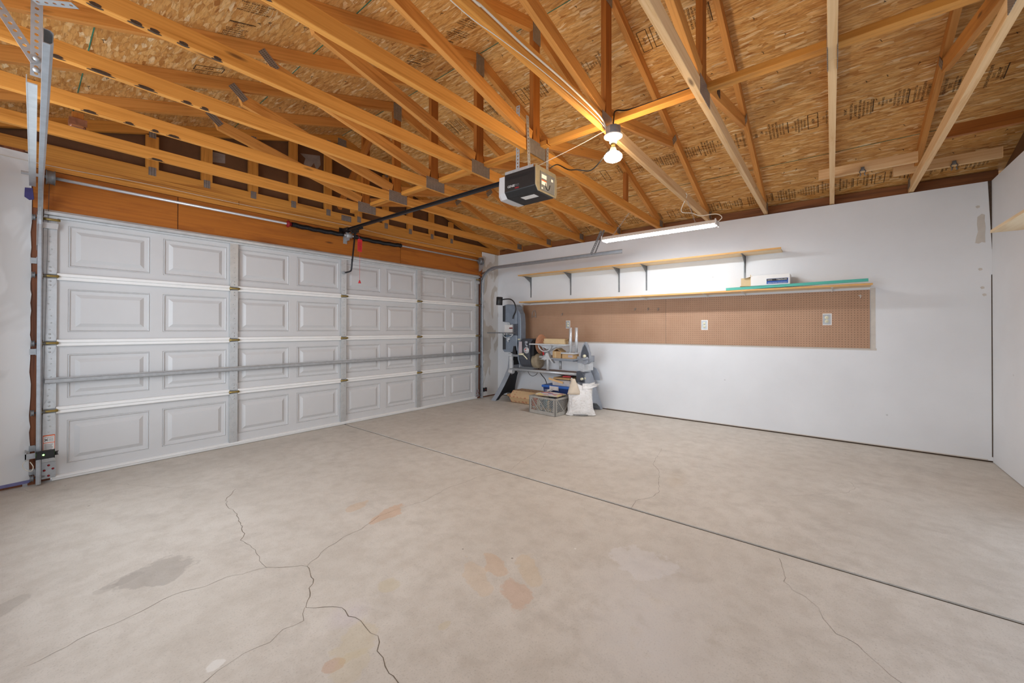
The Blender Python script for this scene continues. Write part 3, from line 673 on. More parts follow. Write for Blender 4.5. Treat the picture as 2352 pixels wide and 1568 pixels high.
# blocking boards and wall plate above the right wall
struct('trim_7', MB().box(.030, .115, -6.0, .02, 2.553, 2.560), 'dark_wood')
n = 8
for k, (a, b) in enumerate(zip([0.02]+TY, TY+[-5.98])):
    struct('trim_%d' % n, MB().box(.045, .083, b+.021, a-.021, 2.561, 2.655), 'dark_wood'); n += 1
# lateral brace lying on the bottom chords beside the king posts
tag(MB().beam((CX+.078, -3.05, H+TD+.020), (CX+.078, -5.9, H+TD+.020), .062, .038).build('brace_board', 'plate_wood', None, .002), 'long wooden brace board lying across the bottom chords, rising to the top right', 'board')
tag(MB().beam((CX+.078, -.09, H+TD+.020), (CX+.078, -3.03, H+TD+.020), .062, .038).build('brace_board', 'plate_wood', None, .002), 'long wooden brace board lying across the bottom chords behind the opener', 'board')
tag(MB().beam((CX-.068, -.90, 3.50), (CX-.068, -.03, 2.70), .038, .085).build('diagonal_brace', 'post', None, .002), 'dark slanting wooden brace from the ridge down to the gable above the door', 'board')
# boards with clips laid over the chords at the right
tag(MB().box(-.675, -.637, -5.36, -4.68, H+TD+.001, H+TD+.09).build('loose_board', 'pale_or_lit_wood', None, .002), 'pale paint-marked board on edge above the chords at upper right, left of two', 'board')
tag(MB().box(-.355, -.317, -5.90, -5.232, H+TD+.001, H+TD+.09).build('loose_board', 'pale_or_lit_wood', None, .002), 'pale board on edge above the chords at upper right, running to the rear wall', 'board')
tag(MB().box(-1.14, -1.102, -5.90, -5.42, H+TD+.001, H+TD+.09).build('loose_board', 'post', None, .002), 'reddish board on top of the chords near the top right corner', 'board')
for (cx_, cy_, lb) in ((-.688, -5.0, 'small dark spring clip screwed to the pale board at upper right, left of two'), (-.368, -5.62, 'small dark spring clip screwed to the pale board near the rear wall')):
    c = thing('spring_clip', (cx_, cy_, H+.09), lb, 'clip', 'tool clips under the boards')
    part('clip_plate', MB().box(cx_-.008, cx_+.008, cy_-.012, cy_+.012, H+.095, H+.125), 'steel_dark', c)
    for s_ in (-1, 1): part('clip_jaw', MB().tube([(cx_, cy_+s_*.008, H+.11), (cx_, cy_+s_*.022, H+.085), (cx_, cy_+s_*.012, H+.065), (cx_, cy_+s_*.018, H+.045)], .004, 6), 'steel_dark', c)

# ------------------------------------------------------------------ sectional garage door
door = bpy.data.objects.new('door_1', None); C.objects.link(door); door.location = (-2.97, 0, 0); WPOS[door] = Vector((-2.97, 0, 0)); door['kind'] = 'structure'
door['label'] = 'white sectional garage door with raised panels, seen from inside'
DX0, DX1 = -5.405, -.535
ZS = [.030, .556, 1.085, 1.608, 2.118]
STX = [-5.372, -4.150, -2.977, -1.813, -.575]
PAN = []
for b in range(4):
    a0 = STX[b]+.095 if b == 0 else STX[b]+.048; a1 = STX[b+1]-.048 if b < 3 else STX[b+1]-.09
    L = (a1-a0-.085)/2; PAN += [(a0, a0+L), (a1-L, a1)]
def ring(mb, r0, r1, y0, y1):
    (a, b, c, d), (e, f, g, h) = r0, r1
    o = [(a, y0, c), (b, y0, c), (b, y0, d), (a, y0, d)]; i = [(e, y1, g), (f, y1, g), (f, y1, h), (e, y1, h)]
    for k in range(4):
        j = (k+1) % 4; mb.face([o[k], o[j], i[j], i[k]], [(0, 0)]*4)
def inset(r, d): return (r[0]+d, r[1]-d, r[2]+d, r[3]-d)
for s_ in range(4):
    z0, z1 = ZS[s_]+.003, ZS[s_+1]-.003; p0, p1 = z0+.082, z1-.088
    mb = MB(); Y = .006
    xs = [DX0]+[q for p in PAN for q in p]+[DX1]
    mb.face([(DX0, Y, z0), (DX1, Y, z0), (DX1, Y, p0), (DX0, Y, p0)], [(0, 0)]*4); mb.face([(DX0, Y, p1), (DX1, Y, p1), (DX1, Y, z1), (DX0, Y, z1)], [(0, 0)]*4)
    for k in range(0, len(xs), 2): mb.face([(xs[k], Y, p0), (xs[k+1], Y, p0), (xs[k+1], Y, p1), (xs[k], Y, p1)], [(0, 0)]*4)
    for (a, b) in PAN:
        r = (a, b, p0, p1)
        seq = [(0, Y), (.004, Y+.006), (.010, Y-.001), (.016, Y+.010), (.042, Y+.012), (.070, Y-.004)]
        for (d0, ya), (d1, yb) in zip(seq, seq[1:]): ring(mb, inset(r, d0), inset(r, d1), ya, yb)
        q = inset(r, .070); mb.face([(q[0], Y-.004, q[2]), (q[1], Y-.004, q[2]), (q[1], Y-.004, q[3]), (q[0], Y-.004, q[3])], [(0, 0)]*4)
    for (A, B) in (((DX0, z0), (DX1, z0)), ((DX1, z0), (DX1, z1)), ((DX1, z1), (DX0, z1)), ((DX0, z1), (DX0, z0))):
        mb.face([(A[0], Y, A[1]), (B[0], Y, B[1]), (B[0], Y+.04, B[1]), (A[0], Y+.04, A[1])], [(0, 0)]*4)
    mb.face([(DX0, Y+.04, z0), (DX0, Y+.04, z1), (DX1, Y+.04, z1), (DX1, Y+.04, z0)], [(0, 0)]*4)
    sec = part('door_section', mb, 'door_white', door)
    for k, x in enumerate(STX):
        wd = .034 if k not in (0, 4) else .036
        a, b = (x-wd, x+wd)
        if k in (1, 2, 3): a, b = x-.031, x+.040
        m2 = MB(); e = .024 if s_ < 3 else .045
        m2.prism([(a, .004), (a, -.020), (b, -.020), (b, .004)], 'xy', z0+(.024 if s_ else .0), z1-e)
        for q in range(9):
            zz_ = z0+.06+q*.05+random.uniform(-.008, .008)
            if zz_ < z1-.06: m2.lathe([(0, .0035), (.004, .0028), (.0055, 0)], (a+(b-a)*random.choice((.4, .5, .6)), -.020, zz_), (0, -1, 0), 8)
        part('stile', m2, 'steel_light' if k not in (2,) else 'steel_light', door, .001)
for k, z in enumerate(ZS[1:4]):
    for b in range(4):
        a0, a1 = STX[b]+(.040 if b else .036), STX[b+1]-.033
        mb = MB(); mb.prism([(.004, z-.026), (-.022, z-.026), (-.026, z-.022), (-.026, z-.002), (-.020, z), (-.030, z+.003), (-.030, z+.024), (-.026, z+.027), (.004, z+.027)], 'yz', a0, a1)
        part('section_rail', mb, 'rail_white', door)
    for m_, x in enumerate(STX):
        x0 = x+(.004 if m_ in (1, 2, 3) else 0)
        hg = bpy.data.objects.new('hinge', None); C.objects.link(hg); hg.parent = door; hg.location = Vector((x0, -.02, z))-WPOS[door]; WPOS[hg] = Vector((x0, -.02, z)); 
        m2 = MB()
        for sg in (-1, 1): m2.prism([(x0-.034, z+sg*.018), (x0+.034, z+sg*.018), (x0+.030, z+sg*.045), (x0+.012, z+sg*.088), (x0-.012, z+sg*.088), (x0-.030, z+sg*.045)], 'xz', -.0245, -.0205)
        for zz_ in (.04, .07, -.04, -.07): m2.lathe([(0, .005), (.006, .004), (.007, 0)], (x0, -.0245, z+zz_), (0, -1, 0), 8)
        part('hinge_leaf', m2, 'steel_light', hg)
        m3 = MB().cyl((x0-.042, -.038, z), (x0+.046, -.038, z), .009, 10); m3.prism([(-.022, z-.016), (-.043, z-.010), (-.043, z+.010), (-.022, z+.016)], 'yz', x0-.040, x0-.034); m3.prism([(-.022, z-.016), (-.043, z-.010), (-.043, z+.010), (-.022, z+.016)], 'yz', x0+.034, x0+.040)
        part('hinge_barrel', m3, 'brass', hg, label='brass coloured hinge barrel')
# top strut, mid strut, bottom rail
mb = MB(); mb.prism([(.004, 2.066), (-.020, 2.066), (-.022, 2.080), (-.050, 2.084), (-.052, 2.106), (-.022, 2.110), (-.020, 2.126), (.004, 2.126)], 'yz', DX0, DX1)
part('top_strut', mb, 'steel_light', door, label='galvanised channel along the top edge')
mb = MB(); mb.prism([(-.024, .768), (-.032, .768), (-.034, .776), (-.064, .779), (-.066, .803), (-.034, .806), (-.032, .814), (-.024, .814)], 'yz', DX0+.01, DX1-.01)
part('reinforcing_strut', mb, 'steel', door, label='galvanised hat shaped strut across the third row')
mb = MB(); mb.prism([(.03, .004), (-.010, .004), (-.014, .012), (-.014, .022), (-.024, .026), (-.024, .040), (.004, .044)], 'yz', DX0+.05, DX1-.03)
part('bottom_seal', mb, 'rail_white', door)
for x, nm in ((STX[0], 1), (STX[4], -1)):
    part('bottom_bracket', MB().box(x-.036, x+.036, -.028, -.021, .035, .16), 'steel', door)
    m2 = MB()
    for (dx, dz) in ((0, .135), (-.022, .10), (.022, .105), (0, .055)): m2.lathe([(0, .006), (.007, .005), (.008, 0)], (x+dx, -.028, dz), (0, -1, 0), 8)
    part('bracket_bolts', m2, 'dark_red', door, label='red bolt heads')
    m2 = MB().prism([(x-.040, 2.02), (x+.042, 2.02), (x+.036, 1.975), (x-.038, 1.975)], 'xz', -.045, -.021); part('top_bracket', m2, 'steel_light', door)
    part('top_bracket_axle', MB().cyl((x-.045, -.055, 2.045), (x+.05, -.055, 2.045), .009, 10), 'brass', door)
    for z in ZS[1:4]+[.06, 2.045]:
        m3 = MB().cyl((x-nm*.02, -.055 if z > 2 else -.045, z), (x-nm*.075, -.055 if z > 2 else -.045, z), .0055, 8)
        m3.lathe([(0, 0), (.022, 0), (.024, .004), (.018, .009), (.024, .014), (.022, .018), (0, .018)], (x-nm*.075, -.055 if z > 2 else -.045, z), (-nm, 0, 0), 14)
        part('roller', m3, 'steel_dark', door)
# warning label
x0, x1, z0, z1 = -5.402, -5.340, .19, .37
part('warning_label', MB().box(x0, x1, -.0225, -.0212, z0, z1), 'orange', door, label='white and orange warning label at lower left')
m2 = MB().box(x0+.003, x1-.003, -.0236, -.0226, z0+.004, z0+.118).box(x0+.003, x1-.003, -.0236, -.0226, z0+.123, z1-.008)
lab = part('label_paper', m2, 'label_white', door)
m2 = MB()
for q in range(8): m2.box(x0+.008, x1-.010-random.random()*.012, -.0242, -.0237, z0+.035+q*.010, z0+.038+q*.010)
put_text(m2, 'WARNING', ((x0+x1)/2, -.0243, z1-.018), (1, 0, 0), (0, 0, 1), .010)
for q in range(3): m2.box(x0+.030, x1-.008, -.0242, -.0237, z0+.133+q*.008, z0+.135+q*.008)
m2.beam((x0+.008, -.024, z1-.045), (x0+.026, -.024, z1-.028), .0006, .004); m2.beam((x0+.008, -.024, z1-.028), (x0+.026, -.024, z1-.045), .0006, .004)
for q in range(6): m2.box(x0+.010+q*.007, x0+.015+q*.007, -.0242, -.0237, z0+.010, z0+.020)
part('label_print', m2, 'ink_black', door)

# ------------------------------------------------------------------ door tracks
def cprof(side):
    # (x offset, normal offset); side = +1: the open mouth faces +x (left track), -1 for the right track
    o = [(0, -.026), (.018, -.026), (.026, -.020), (.026, -.014), (.023, -.014), (.023, -.018), (.017, -.0235), (.0025, -.0235), (.0025, .0235), (.017, .0235), (.023, .018), (.023, .014), (.026, .014), (.026, .020), (.018, .026), (0, .026)]
    return [(a*side, b) for a, b in o]
def sweep(mb, path, prof, x0_, skew=0):
    # path in (y,z); profile normal lies in the yz plane
    fr = []
    for i, p in enumerate(path):
        a = path[max(0, i-1)]; b = path[min(len(path)-1, i+1)]; t = Vector((b[0]-a[0], b[1]-a[1])).normalized(); n = Vector((-t.y, t.x)); x = x0_+skew*max(0, -p[0]-.1); fr.append([Vector((x+dx, p[0]+n.x*dn, p[1]+n.y*dn)) for dx, dn in prof])
    m = len(prof)
    for i in range(len(fr)-1):
        for k in range(m):
            j = (k+1) % m; mb.face([fr[i][k], fr[i][j], fr[i+1][j], fr[i+1][k]], [(0, 0)]*4)
    mb.face(fr[0][::-1], [(0, 0)]*m); mb.face(fr[-1], [(0, 0)]*m)
def perforated(mb, p0, p1, wd=.032, th=.003, up=(0, 1, 0), pitch=.026, hr=.0065):
    """flat strap with a row of real holes from p0 to p1; width direction = up"""
    p0 = Vector(p0); p1 = Vector(p1); d = p1-p0; L = d.length; d.normalize(); up = Vector(up); up = (up-d*up.dot(d)).normalized(); nn = d.cross(up)
    n = max(1, int(L/pitch)); st = L/n; K = 8
    for q in range(n):
        c = p0+d*(q+.5)*st
        sq = []; ci = []
        for k in range(K):
            a = 2*PI*k/K; ca, sa = math.cos(a), math.sin(a); m_ = max(abs(ca), abs(sa)); sq.append((ca/m_*st/2, sa/m_*wd/2)); ci.append((ca*hr, sa*hr))
        for side in (-1, 1):
            for k in range(K):
                j = (k+1) % K; P = [c+d*sq[k][0]+up*sq[k][1]+nn*side*th/2, c+d*sq[j][0]+up*sq[j][1]+nn*side*th/2, c+d*ci[j][0]+up*ci[j][1]+nn*side*th/2, c+d*ci[k][0]+up*ci[k][1]+nn*side*th/2]
                mb.face(P if side > 0 else P[::-1], [(0, 0)]*4)
        for k in range(K):
            j = (k+1) % K; mb.face([c+d*ci[k][0]+up*ci[k][1]-nn*th/2, c+d*ci[j][0]+up*ci[j][1]-nn*th/2, c+d*ci[j][0]+up*ci[j][1]+nn*th/2, c+d*ci[k][0]+up*ci[k][1]+nn*th/2], [(0, 0)]*4)
    for sgn in (-1, 1):
        a = p0+up*sgn*wd/2; b = p1+up*sgn*wd/2; mb.face([a-nn*th/2, b-nn*th/2, b+nn*th/2, a+nn*th/2], [(0, 0)]*4)
    for e in (p0, p1): mb.face([e-up*wd/2-nn*th/2, e+up*wd/2-nn*th/2, e+up*wd/2+nn*th/2, e-up*wd/2+nn*th/2], [(0, 0)]*4)
    return mb
Rr = .30
for side, x, lb in ((1, -5.437, 'galvanised steel door track on the left, passing close overhead'), (-1, -.478, 'galvanised steel door track on the right, curving out above the shelves')):
    t = thing('door_track', (x, -.05, 0), lb, 'door track', 'garage door tracks')
    zc = 2.235-Rr
    path = [(-.050, .012), (-.050, 1.0), (-.060, zc)]; 
    part('vertical_track', (lambda m: (sweep(m, [(-.048, .012), (-.050, 1.0), (-.058, zc+.06)], cprof(side), x), m)[1])(MB()), 'track', t)
    arc = [(-.058, zc+.062)]+[(-.055-Rr+Rr*math.cos(a), zc+.03+(Rr-.03)*math.sin(a)) for a in [PI/2*k/12 for k in range(2, 13)]]+[(-.9, 2.236), (-1.8, 2.238), (-2.60, 2.240)]
    part('horizontal_track', (lambda m: (sweep(m, arc, cprof(side), x-.001*side, -.0155 if side > 0 else 0), m)[1])(MB()), 'track', t)
    for z in (.10, .28, 1.02, 1.72):
        m2 = MB().prism([(-.055, z-.025), (.014, z-.022), (.014, z+.022), (-.055, z+.025)], 'yz', x-.0045*side, x-.0015*side)
        m2.box(x-.0045*side, x-.034*side, -.004, -.0006, z-.022, z+.022); part('jamb_bracket', m2, 'steel', t)
    # flag bracket at the curve and header angle
    m2 = MB(); m2.prism([(-.09, 1.83), (-.012, 1.80), (-.012, 2.10), (-.10, 2.06)], 'yz', x-.0045*side, x-.0015*side)
    part('flag_bracket', m2, 'steel', t)
    # rear hangers of perforated angle up to the trusses
    if side > 0:
        part('reinforcing_angle', MB().beam((x-.026, -.10, 2.270), (x-.056, -2.05, 2.272), .030, .004).beam((x-.042, -.10, 2.285), (x-.072, -2.05, 2.287), .003, .036), 'steel_light', t)
        part('hanger', perforated(MB(), (x-.046, -2.13, 2.275), (x-.046, -2.17, 2.70), .034, up=(1, 0, 0)), 'steel', t)
        part('hanger', perforated(MB(), (x-.046, -2.139, 2.33), (x-.225, -2.13, 2.66), .034, up=(1, 0, .5)), 'steel', t)
        part('hanger', perforated(MB(), (x-.055, -2.20, 2.557), (x+.055, -2.30, 2.557), .034, up=(0, 1, 0)), 'steel', t)
        m2 = MB()
        for (yy, zz_) in ((-2.143, 2.345), (-2.136, 2.30)): m2.lathe([(0, .008), (.010, .007), (.011, 0)], (x-.046, yy-.004, zz_), (0, -1, -.1), 8)
        part('hanger_bolt', m2, 'steel', t)
    else:
        part('hanger', perforated(MB(), (x-.004, -2.20, 2.25), (x-.004, -2.36, 2.60), .034, up=(1, 0, 0)), 'steel_dark', t)
        part('hanger', perforated(MB(), (x-.004, -2.14, 2.25), (x+.0, -2.30, 2.56), .034, up=(0, 1, 0)), 'steel_dark', t)
        part('wall_angle', perforated(MB(), (x+.01, -.004, 2.16), (x+.01, -.40, 2.235), .032, up=(0, 0, 1)), 'rust', t, label='rusty brown perforated brace')
# masking tape and steel plate left
tag(MB().prism([(-5.500, 2.27), (-5.462, 2.275), (-5.455, 2.19), (-5.478, 2.18), (-5.502, 2.20)], 'xz', -.004, -.001).build('tape_scrap', 'tape_blue'), 'scrap of blue-purple tape behind the left track bracket', 'tape')
# safety sensors
s1 = thing('safety_sensor', (-5.41, -.12, .20), 'black safety sensor with a green light at the left foot of the door', 'sensor')
part('sensor_housing', MB().box(-5.440, -5.345, -.150, -.115, .215, .275).box(-5.345, -5.330, -.142, -.123, .232, .258), 'black', s1, .004)
part('sensor_bracket', MB().box(-5.49, -5.440, -.118, -.112, .225, .265).box(-5.49, -5.484, -.118, -.002, .215, .275), 'steel', s1)
part('indicator_light', MB().lathe([(0, .004), (.004, .003), (.005, 0)], (-5.402, -.150, .247), (0, -1, 0), 10), 'green_led', s1, label='glowing green light')
part('sensor_wire', MB().tube(smooth_path([(-5.47, -.110, .23), (-5.50, -.10, .19), (-5.49, -.09, .15), (-5.46, -.10, .13), (-5.45, -.10, .16), (-5.465, -.1, .2)]), .0025, 6), 'cord_white', s1)
s2 = thing('safety_sensor', (-.44, -.10, .20), 'small black safety sensor at the right foot of the door', 'sensor')
part('sensor_housing', MB().box(-.47, -.41, -.10, -.06, .12, .18), 'black', s2, .004)
part('sensor_window', MB().lathe([(0, .003), (.007, .002), (.008, 0)], (-.44, -.10, .15), (0, -1, 0), 10), 'red', s2)
part('sensor_bracket', MB().box(-.452, -.446, -.062, -.001, .13, .17), 'steel', s2)

# ------------------------------------------------------------------ torsion shaft
SY, SZ = -.085, 2.362
t = thing('torsion_spring_shaft', (-2.95, SY, SZ), 'long steel torsion rod with black springs mounted over the garage door', 'torsion spring')
part('shaft', MB().cyl((-5.52, SY, SZ), (-.515, SY, SZ), .0125, 14), 'tube', t)
def spring_path(a, b, sag):
    return [(a+(b-a)*k/16, SY, SZ-sag*math.sin(PI*k/16)+.004*math.sin(k*1.7)) for k in range(17)]
part('spring', MB().tube(spring_path(-3.62, -3.02, .006), .027, 14), 'spring', t, label='black coil spring left of the centre bracket')
part('spring', MB().tube(spring_path(-2.88, -2.20, .010), .027, 14), 'spring', t, label='black coil spring right of the centre bracket')
part('winding_cone', MB().lathe([(.014, 0), (.030, .005), (.040, .012), (.040, .022), (.030, .03), (.02, .05), (.014, .055)], (-3.675, SY, SZ), (1, 0, 0), 10), 'dark_red', t, .002, label='red winding cone')
part('winding_cone', MB().lathe([(.014, 0), (.024, .005), (.030, .014), (.028, .03), (.014, .04)], (-2.165, SY, SZ), (-1, 0, 0), 12), 'black_metal', t)
part('centre_bracket', MB().box(-2.975, -2.925, -.006, -.001, 2.27, 2.41).box(-2.953, -2.947, SY-.02, -.005, 2.30, 2.40).cyl((-2.985, SY, SZ), (-2.915, SY, SZ), .036, 14), 'steel', t)
for sx, s_ in ((-5.40, 1), (-.535, -1)):
    part('cable_drum', MB().lathe([(.014, 0), (.055, 0), (.058, .004), (.050, .008), (.050, .040), (.056, .044), (.056, .048), (.020, .050), (.014, .05)], (sx, SY, SZ), (s_, 0, 0), 24), 'steel_dark', t)
    part('end_bearing_plate', MB().prism([(-.13, 2.30), (-.13, 2.42), (-.10, 2.44), (-.002, 2.44), (-.002, 2.20), (-.05, 2.20)], 'yz', sx-s_*.022, sx-s_*.018), 'steel', t)
    part('lift_cable', MB().tube([(sx+s_*.02, SY+.045, SZ), (sx-s_*.01, -.03, .10)], .0016, 5), 'steel_dark', t)

# ------------------------------------------------------------------ opener
ox = CX
t = thing('garage_door_opener', (ox, -2.9, 2.25), 'black garage door opener motor with grey light lens, rail and red release tag', 'garage door opener')
xa, xb, ya, yb, za, zb_ = -3.12, -2.835, -3.062, -2.765, 2.235, 2.415
mb = MB(); mb.prism([(xa, 2.275), (xa+.035, za), (xb-.035, za), (xb, 2.275), (xb, zb_), (xa, zb_)], 'xz', yb, ya+.004)
hs = part('motor_housing', mb, 'black', t, .004)
mb = MB()
for q in range(3): mb.box(xa-.0015, xa, -3.05, -2.78, 2.385-q*.008, 2.388-q*.008)
part('housing_ribs', mb, 'black_metal', t)
mb = MB()
put_text(mb, 'GENIE', (xa-.0012, -2.830, 2.312), (0, -1, 0), (0, 0, 1), .026, 0); part('logo_text', mb, 'label_white', t, label='white GENIE lettering')
mb = MB(); put_text(mb, 'PRO', (xa-.0012, -2.885, 2.312), (0, -1, 0), (0, 0, 1), .024); part('logo_text', mb, 'steel_dark', t)
mb = MB(); put_text(mb, 'MAX', (xa-.0012, -2.887, 2.290), (0, -1, 0), (0, 0, 1), .018); part('logo_text', mb, 'red', t, label='red lettering')
# bevelled lens on the door side
mb = MB()
A = [(xa, 2.275), (xa+.035, za), (xb-.035, za), (xb, 2.275), (xb, 2.405), (xa, 2.405)]; c = [(xa+.045, 2.275), (xa+.07, 2.247), (xb-.07, 2.247), (xb-.045, 2.275), (xb-.045, 2.36), (xa+.045, 2.36)]
y0, y1, y2 = yb+.001, yb+.055, yb+.10
for (P0, ya0), (P1, ya1) in (((A, y0), (A, y1)), ((A, y1), (c, y2))):
    for k in range(6):
        j = (k+1) % 6; mb.face([(P0[k][0], ya0, P0[k][1]), (P0[j][0], ya0, P0[j][1]), (P1[j][0], ya1, P1[j][1]), (P1[k][0], ya1, P1[k][1])], [(0, 0)]*4)
mb.face([(p[0], y2, p[1]) for p in c], [(0, 0)]*6); mb.face([(p[0], y0, p[1]) for p in A][::-1], [(0, 0)]*6)
part('light_lens', mb, 'lens', t, label='grey translucent light lens')
# metal end plate facing the rear
part('end_plate', MB().prism([(xa-.002, 2.28), (xa+.03, 2.24), (xb-.01, 2.24), (xb+.004, 2.27), (xb+.004, 2.385), (xb-.015, 2.43), (xa+.01, 2.43), (xa-.002, 2.42)], 'xz', ya-.004, ya+.003), 'end_metal', t, .001, label='zinc plated end plate')
part('end_plate_recess', MB().box(xa+.055, xb-.035, ya-.0075, ya-.0045, 2.255, 2.395), 'steel_dark', t, .002)
part('panel_sticker', MB().box(xa+.070, xa+.135, ya-.009, ya-.0078, 2.345, 2.375).box(xa+.070, xa+.135, ya-.009, ya-.0078, 2.297, 2.325).box(xa+.070, xa+.085, ya-.009, ya-.0078, 2.262, 2.275).box(xb-.085, xb-.060, ya-.009, ya-.0078, 2.35, 2.37), 'label_white', t)
part('panel_sticker', MB().box(xa+.070, xa+.135, ya-.009, ya-.0078, 2.326, 2.333), 'orange', t, label='orange stripe sticker')
part('cable_guide', MB().tube([(xa+.14+.03*math.cos(a)+.01, ya-.010, 2.315+.045*math.sin(a)) for a in [PI+PI*k/10 for k in range(11)]], .003, 6), 'black', t)
part('bottom_sticker', MB().box(-3.05, -2.985, -3.00, -2.87, za-.0012, za-.0002), 'label_white', t)
part('mounting_flange', MB().box(xa+.002, xa+.005, ya+.02, yb, zb_, zb_+.022).box(xb-.005, xb-.002, ya+.02, yb, zb_, zb_+.022).box(xa+.005, xb-.005, -2.80, -2.83, zb_, zb_+.003), 'steel', t)
part('hanging_strap', perforated(MB(), (xa+.02, TY[4]+.075, zb_+.005), (xa+.0, TY[4]+.055, 2.92), .034, up=(0, 1, 0)), 'steel', t, label='long perforated steel strap')
part('hanging_strap', perforated(MB(), (xa+.03, TY[4]-.03, zb_+.005), (xa+.01, TY[4]-.026, 2.82), .030, up=(1, 0, 0)), 'steel', t)
part('hanging_strap', perforated(MB(), (xb-.01, TY[4]-.03, zb_+.005), (xb+.0, TY[4]-.026, 2.70), .030, up=(1, 0, 0)), 'steel', t)
part('rail', MB().box(ox-.014, ox+.014, -2.76, -.14, 2.412, 2.416).box(ox-.003, ox+.003, -2.76, -.14, 2.416, 2.436).box(ox-.016, ox+.016, -2.76, -.14, 2.436, 2.442), 'black_metal', t, .001, label='long black steel rail')
part('header_bracket', MB().box(ox-.018, ox-.014, -.16, -.002, 2.395, 2.45).box(ox+.014, ox+.018, -.16, -.002, 2.395, 2.45).box(ox-.05, ox+.05, -.006, -.001, 2.39, 2.46).cyl((ox-.03, -.13, 2.425), (ox+.03, -.13, 2.425), .008, 8), 'black_metal', t)
part('trolley', MB().box(ox-.028, ox+.028, -.42, -.20, 2.392, 2.412).box(ox-.02, ox+.02, -.34, -.24, 2.36, 2.394).cyl((ox-.03, -.27, 2.365), (ox+.03, -.27, 2.365), .012, 8), 'black', t, .002)
part('door_arm', MB().beam((ox+.012, -.27, 2.37), (ox+.006, -.215, 2.02), .006, .030, up=(0, 1, 0)).tube(smooth_path([(ox+.006, -.215, 2.05), (ox+.004, -.20, 1.93), (ox+.003, -.165, 1.905), (ox+.002, -.06, 1.90)]), .010, 8), 'black_metal', t, label='bent black arm down to the door')
part('door_arm_bracket', MB().box(ox-.02, ox+.02, -.07, -.021, 1.885, 1.915), 'steel', t)
rx, ry = ox+.055, -.30
part('release_cord', MB().tube([(rx-.03, ry, 2.37), (rx, ry, 2.30), (rx, ry, 1.78)], .0018, 5), 'red', t)
tg = part('release_tag', MB().prism([(rx-.030, 2.285), (rx-.022, 2.293), (rx+.022, 2.290), (rx+.031, 2.282), (rx+.029, 2.215), (rx+.026, 2.135), (rx-.030, 2.140), (rx-.032, 2.21)], 'xz', ry-.006, ry-.004), 'red', t, label='red instruction tag')
mb = MB(); [mb.box(rx-.022, rx+.020-random.random()*.01, ry-.0072, ry-.0062, 2.16+q*.012, 2.164+q*.012) for q in range(8)]
part('tag_print', mb, 'dark_red', t)
part('release_handle', MB().lathe([(0, 0), (.018, 0), (.006, .035), (0, .036)], (rx, ry, 1.755), (0, 0, 1), 8), 'red', t, label='red pull handle')
part('power_cord', MB().tube(smooth_path([(-2.835, -3.0, 2.50), (-2.80, -3.05, 2.53), (-2.83, -3.17, 2.45), (-2.85, -3.26, 2.42), (-2.83, -3.36, 2.395), (-2.87, -3.46, 2.42), (-2.86, -3.53, 2.50)]), .0045, 7), 'black', t)

# ------------------------------------------------------------------ bulb fixture on truss 5
bx, by = -3.03, TY[5]-.074
t = thing('ceiling_lamp', (bx, by, 2.43), 'round white lampholder with a lit warm reflector bulb under the truss', 'lamp')
part('junction_box', MB().lathe([(0, 0), (.050, 0), (.052, .006), (.052, .050), (.046, .054), (0, .054)], (bx, by, 2.502), (0, 0, 1), 8), 'steel_dark', t, .002, label='grey octagonal electrical box')
part('lampholder', MB().lathe([(.020, -.040), (.024, -.035), (.026, -.010), (.048, 0), (.060, .004), (.062, .012), (.056, .016), (0, .016)], (bx, by, 2.484), (0, 0, 1), 24), 'white', t)
part('screw_base', MB().cyl((bx, by, 2.444), (bx, by, 2.415), .014, 12), 'brass', t)
part('light_bulb', MB().lathe([(0, 0), (.036, .003), (.052, .012), (.060, .026), (.058, .038), (.046, .052), (.034, .060)], (bx, by, 2.325), (0, 0, 1), 28), 'bulb', t, label='glowing reflector bulb')
tag(MB().tube(smooth_path([(-6.0, -3.592, 2.628), (-4.43, -3.592, 2.600), (-4.278, -3.592, 2.604), (-3.966, -3.592, 2.600), (-3.551, -3.592, 2.612), (-3.15, -3.592, 2.600), (-3.06, -3.60, 2.550)]), .0055, 8).build('white_cable', 'cord_white'), 'flat white cable stapled along the truss towards the lit bulb', 'cable')
tag(MB().tube(smooth_path([(-6.0, -3.575, 2.556), (-4.8, -3.570, 2.553), (-4.346, -3.560, 2.548), (-4.149, -3.590, 2.535), (-3.755, -3.60, 2.553), (-3.106, -3.60, 2.553), (-3.02, -3.5, 2.54), (-2.99, -3.1, 2.49), (-2.98, -2.8, 2.452)]), .0022, 6).build('bell_wire', 'cord_white'), 'thin loose wire running under the truss past the bulb to the opener', 'cable')
tag(MB().tube(smooth_path([(bx, by, 2.555), (-3.02, by+.0, 2.62), (-2.96, by+.01, 2.70), (-2.90, by-.08, 2.708), (-2.90, by-.45, 2.7075), (-2.90, -4.10, 2.7075)]), .005, 8).build('black_cable', 'black'), 'black cable rising from the bulb box along the brace board', 'cable')
tag(MB().tube(smooth_path([(-6.0, -.012, 2.50), (-5.388, -.008, 2.473), (-4.836, -.006, 2.492), (-4.067, -.006, 2.49), (-3.038, -.008, 2.505), (-2.144, -.006, 2.488), (-.6, -.006, 2.497)]), .0022, 5).build('bell_wire', 'cord_white'), 'thin wire tacked along the wall plates above the garage door header', 'cable')

part('bulb_neck', MB().lathe([(.034, .060), (.024, .072), (.019, .088), (.016, .094), (0, .094)], (bx, by, 2.325), (0, 0, 1), 20), 'ivory', t, label='frosted neck of the bulb')
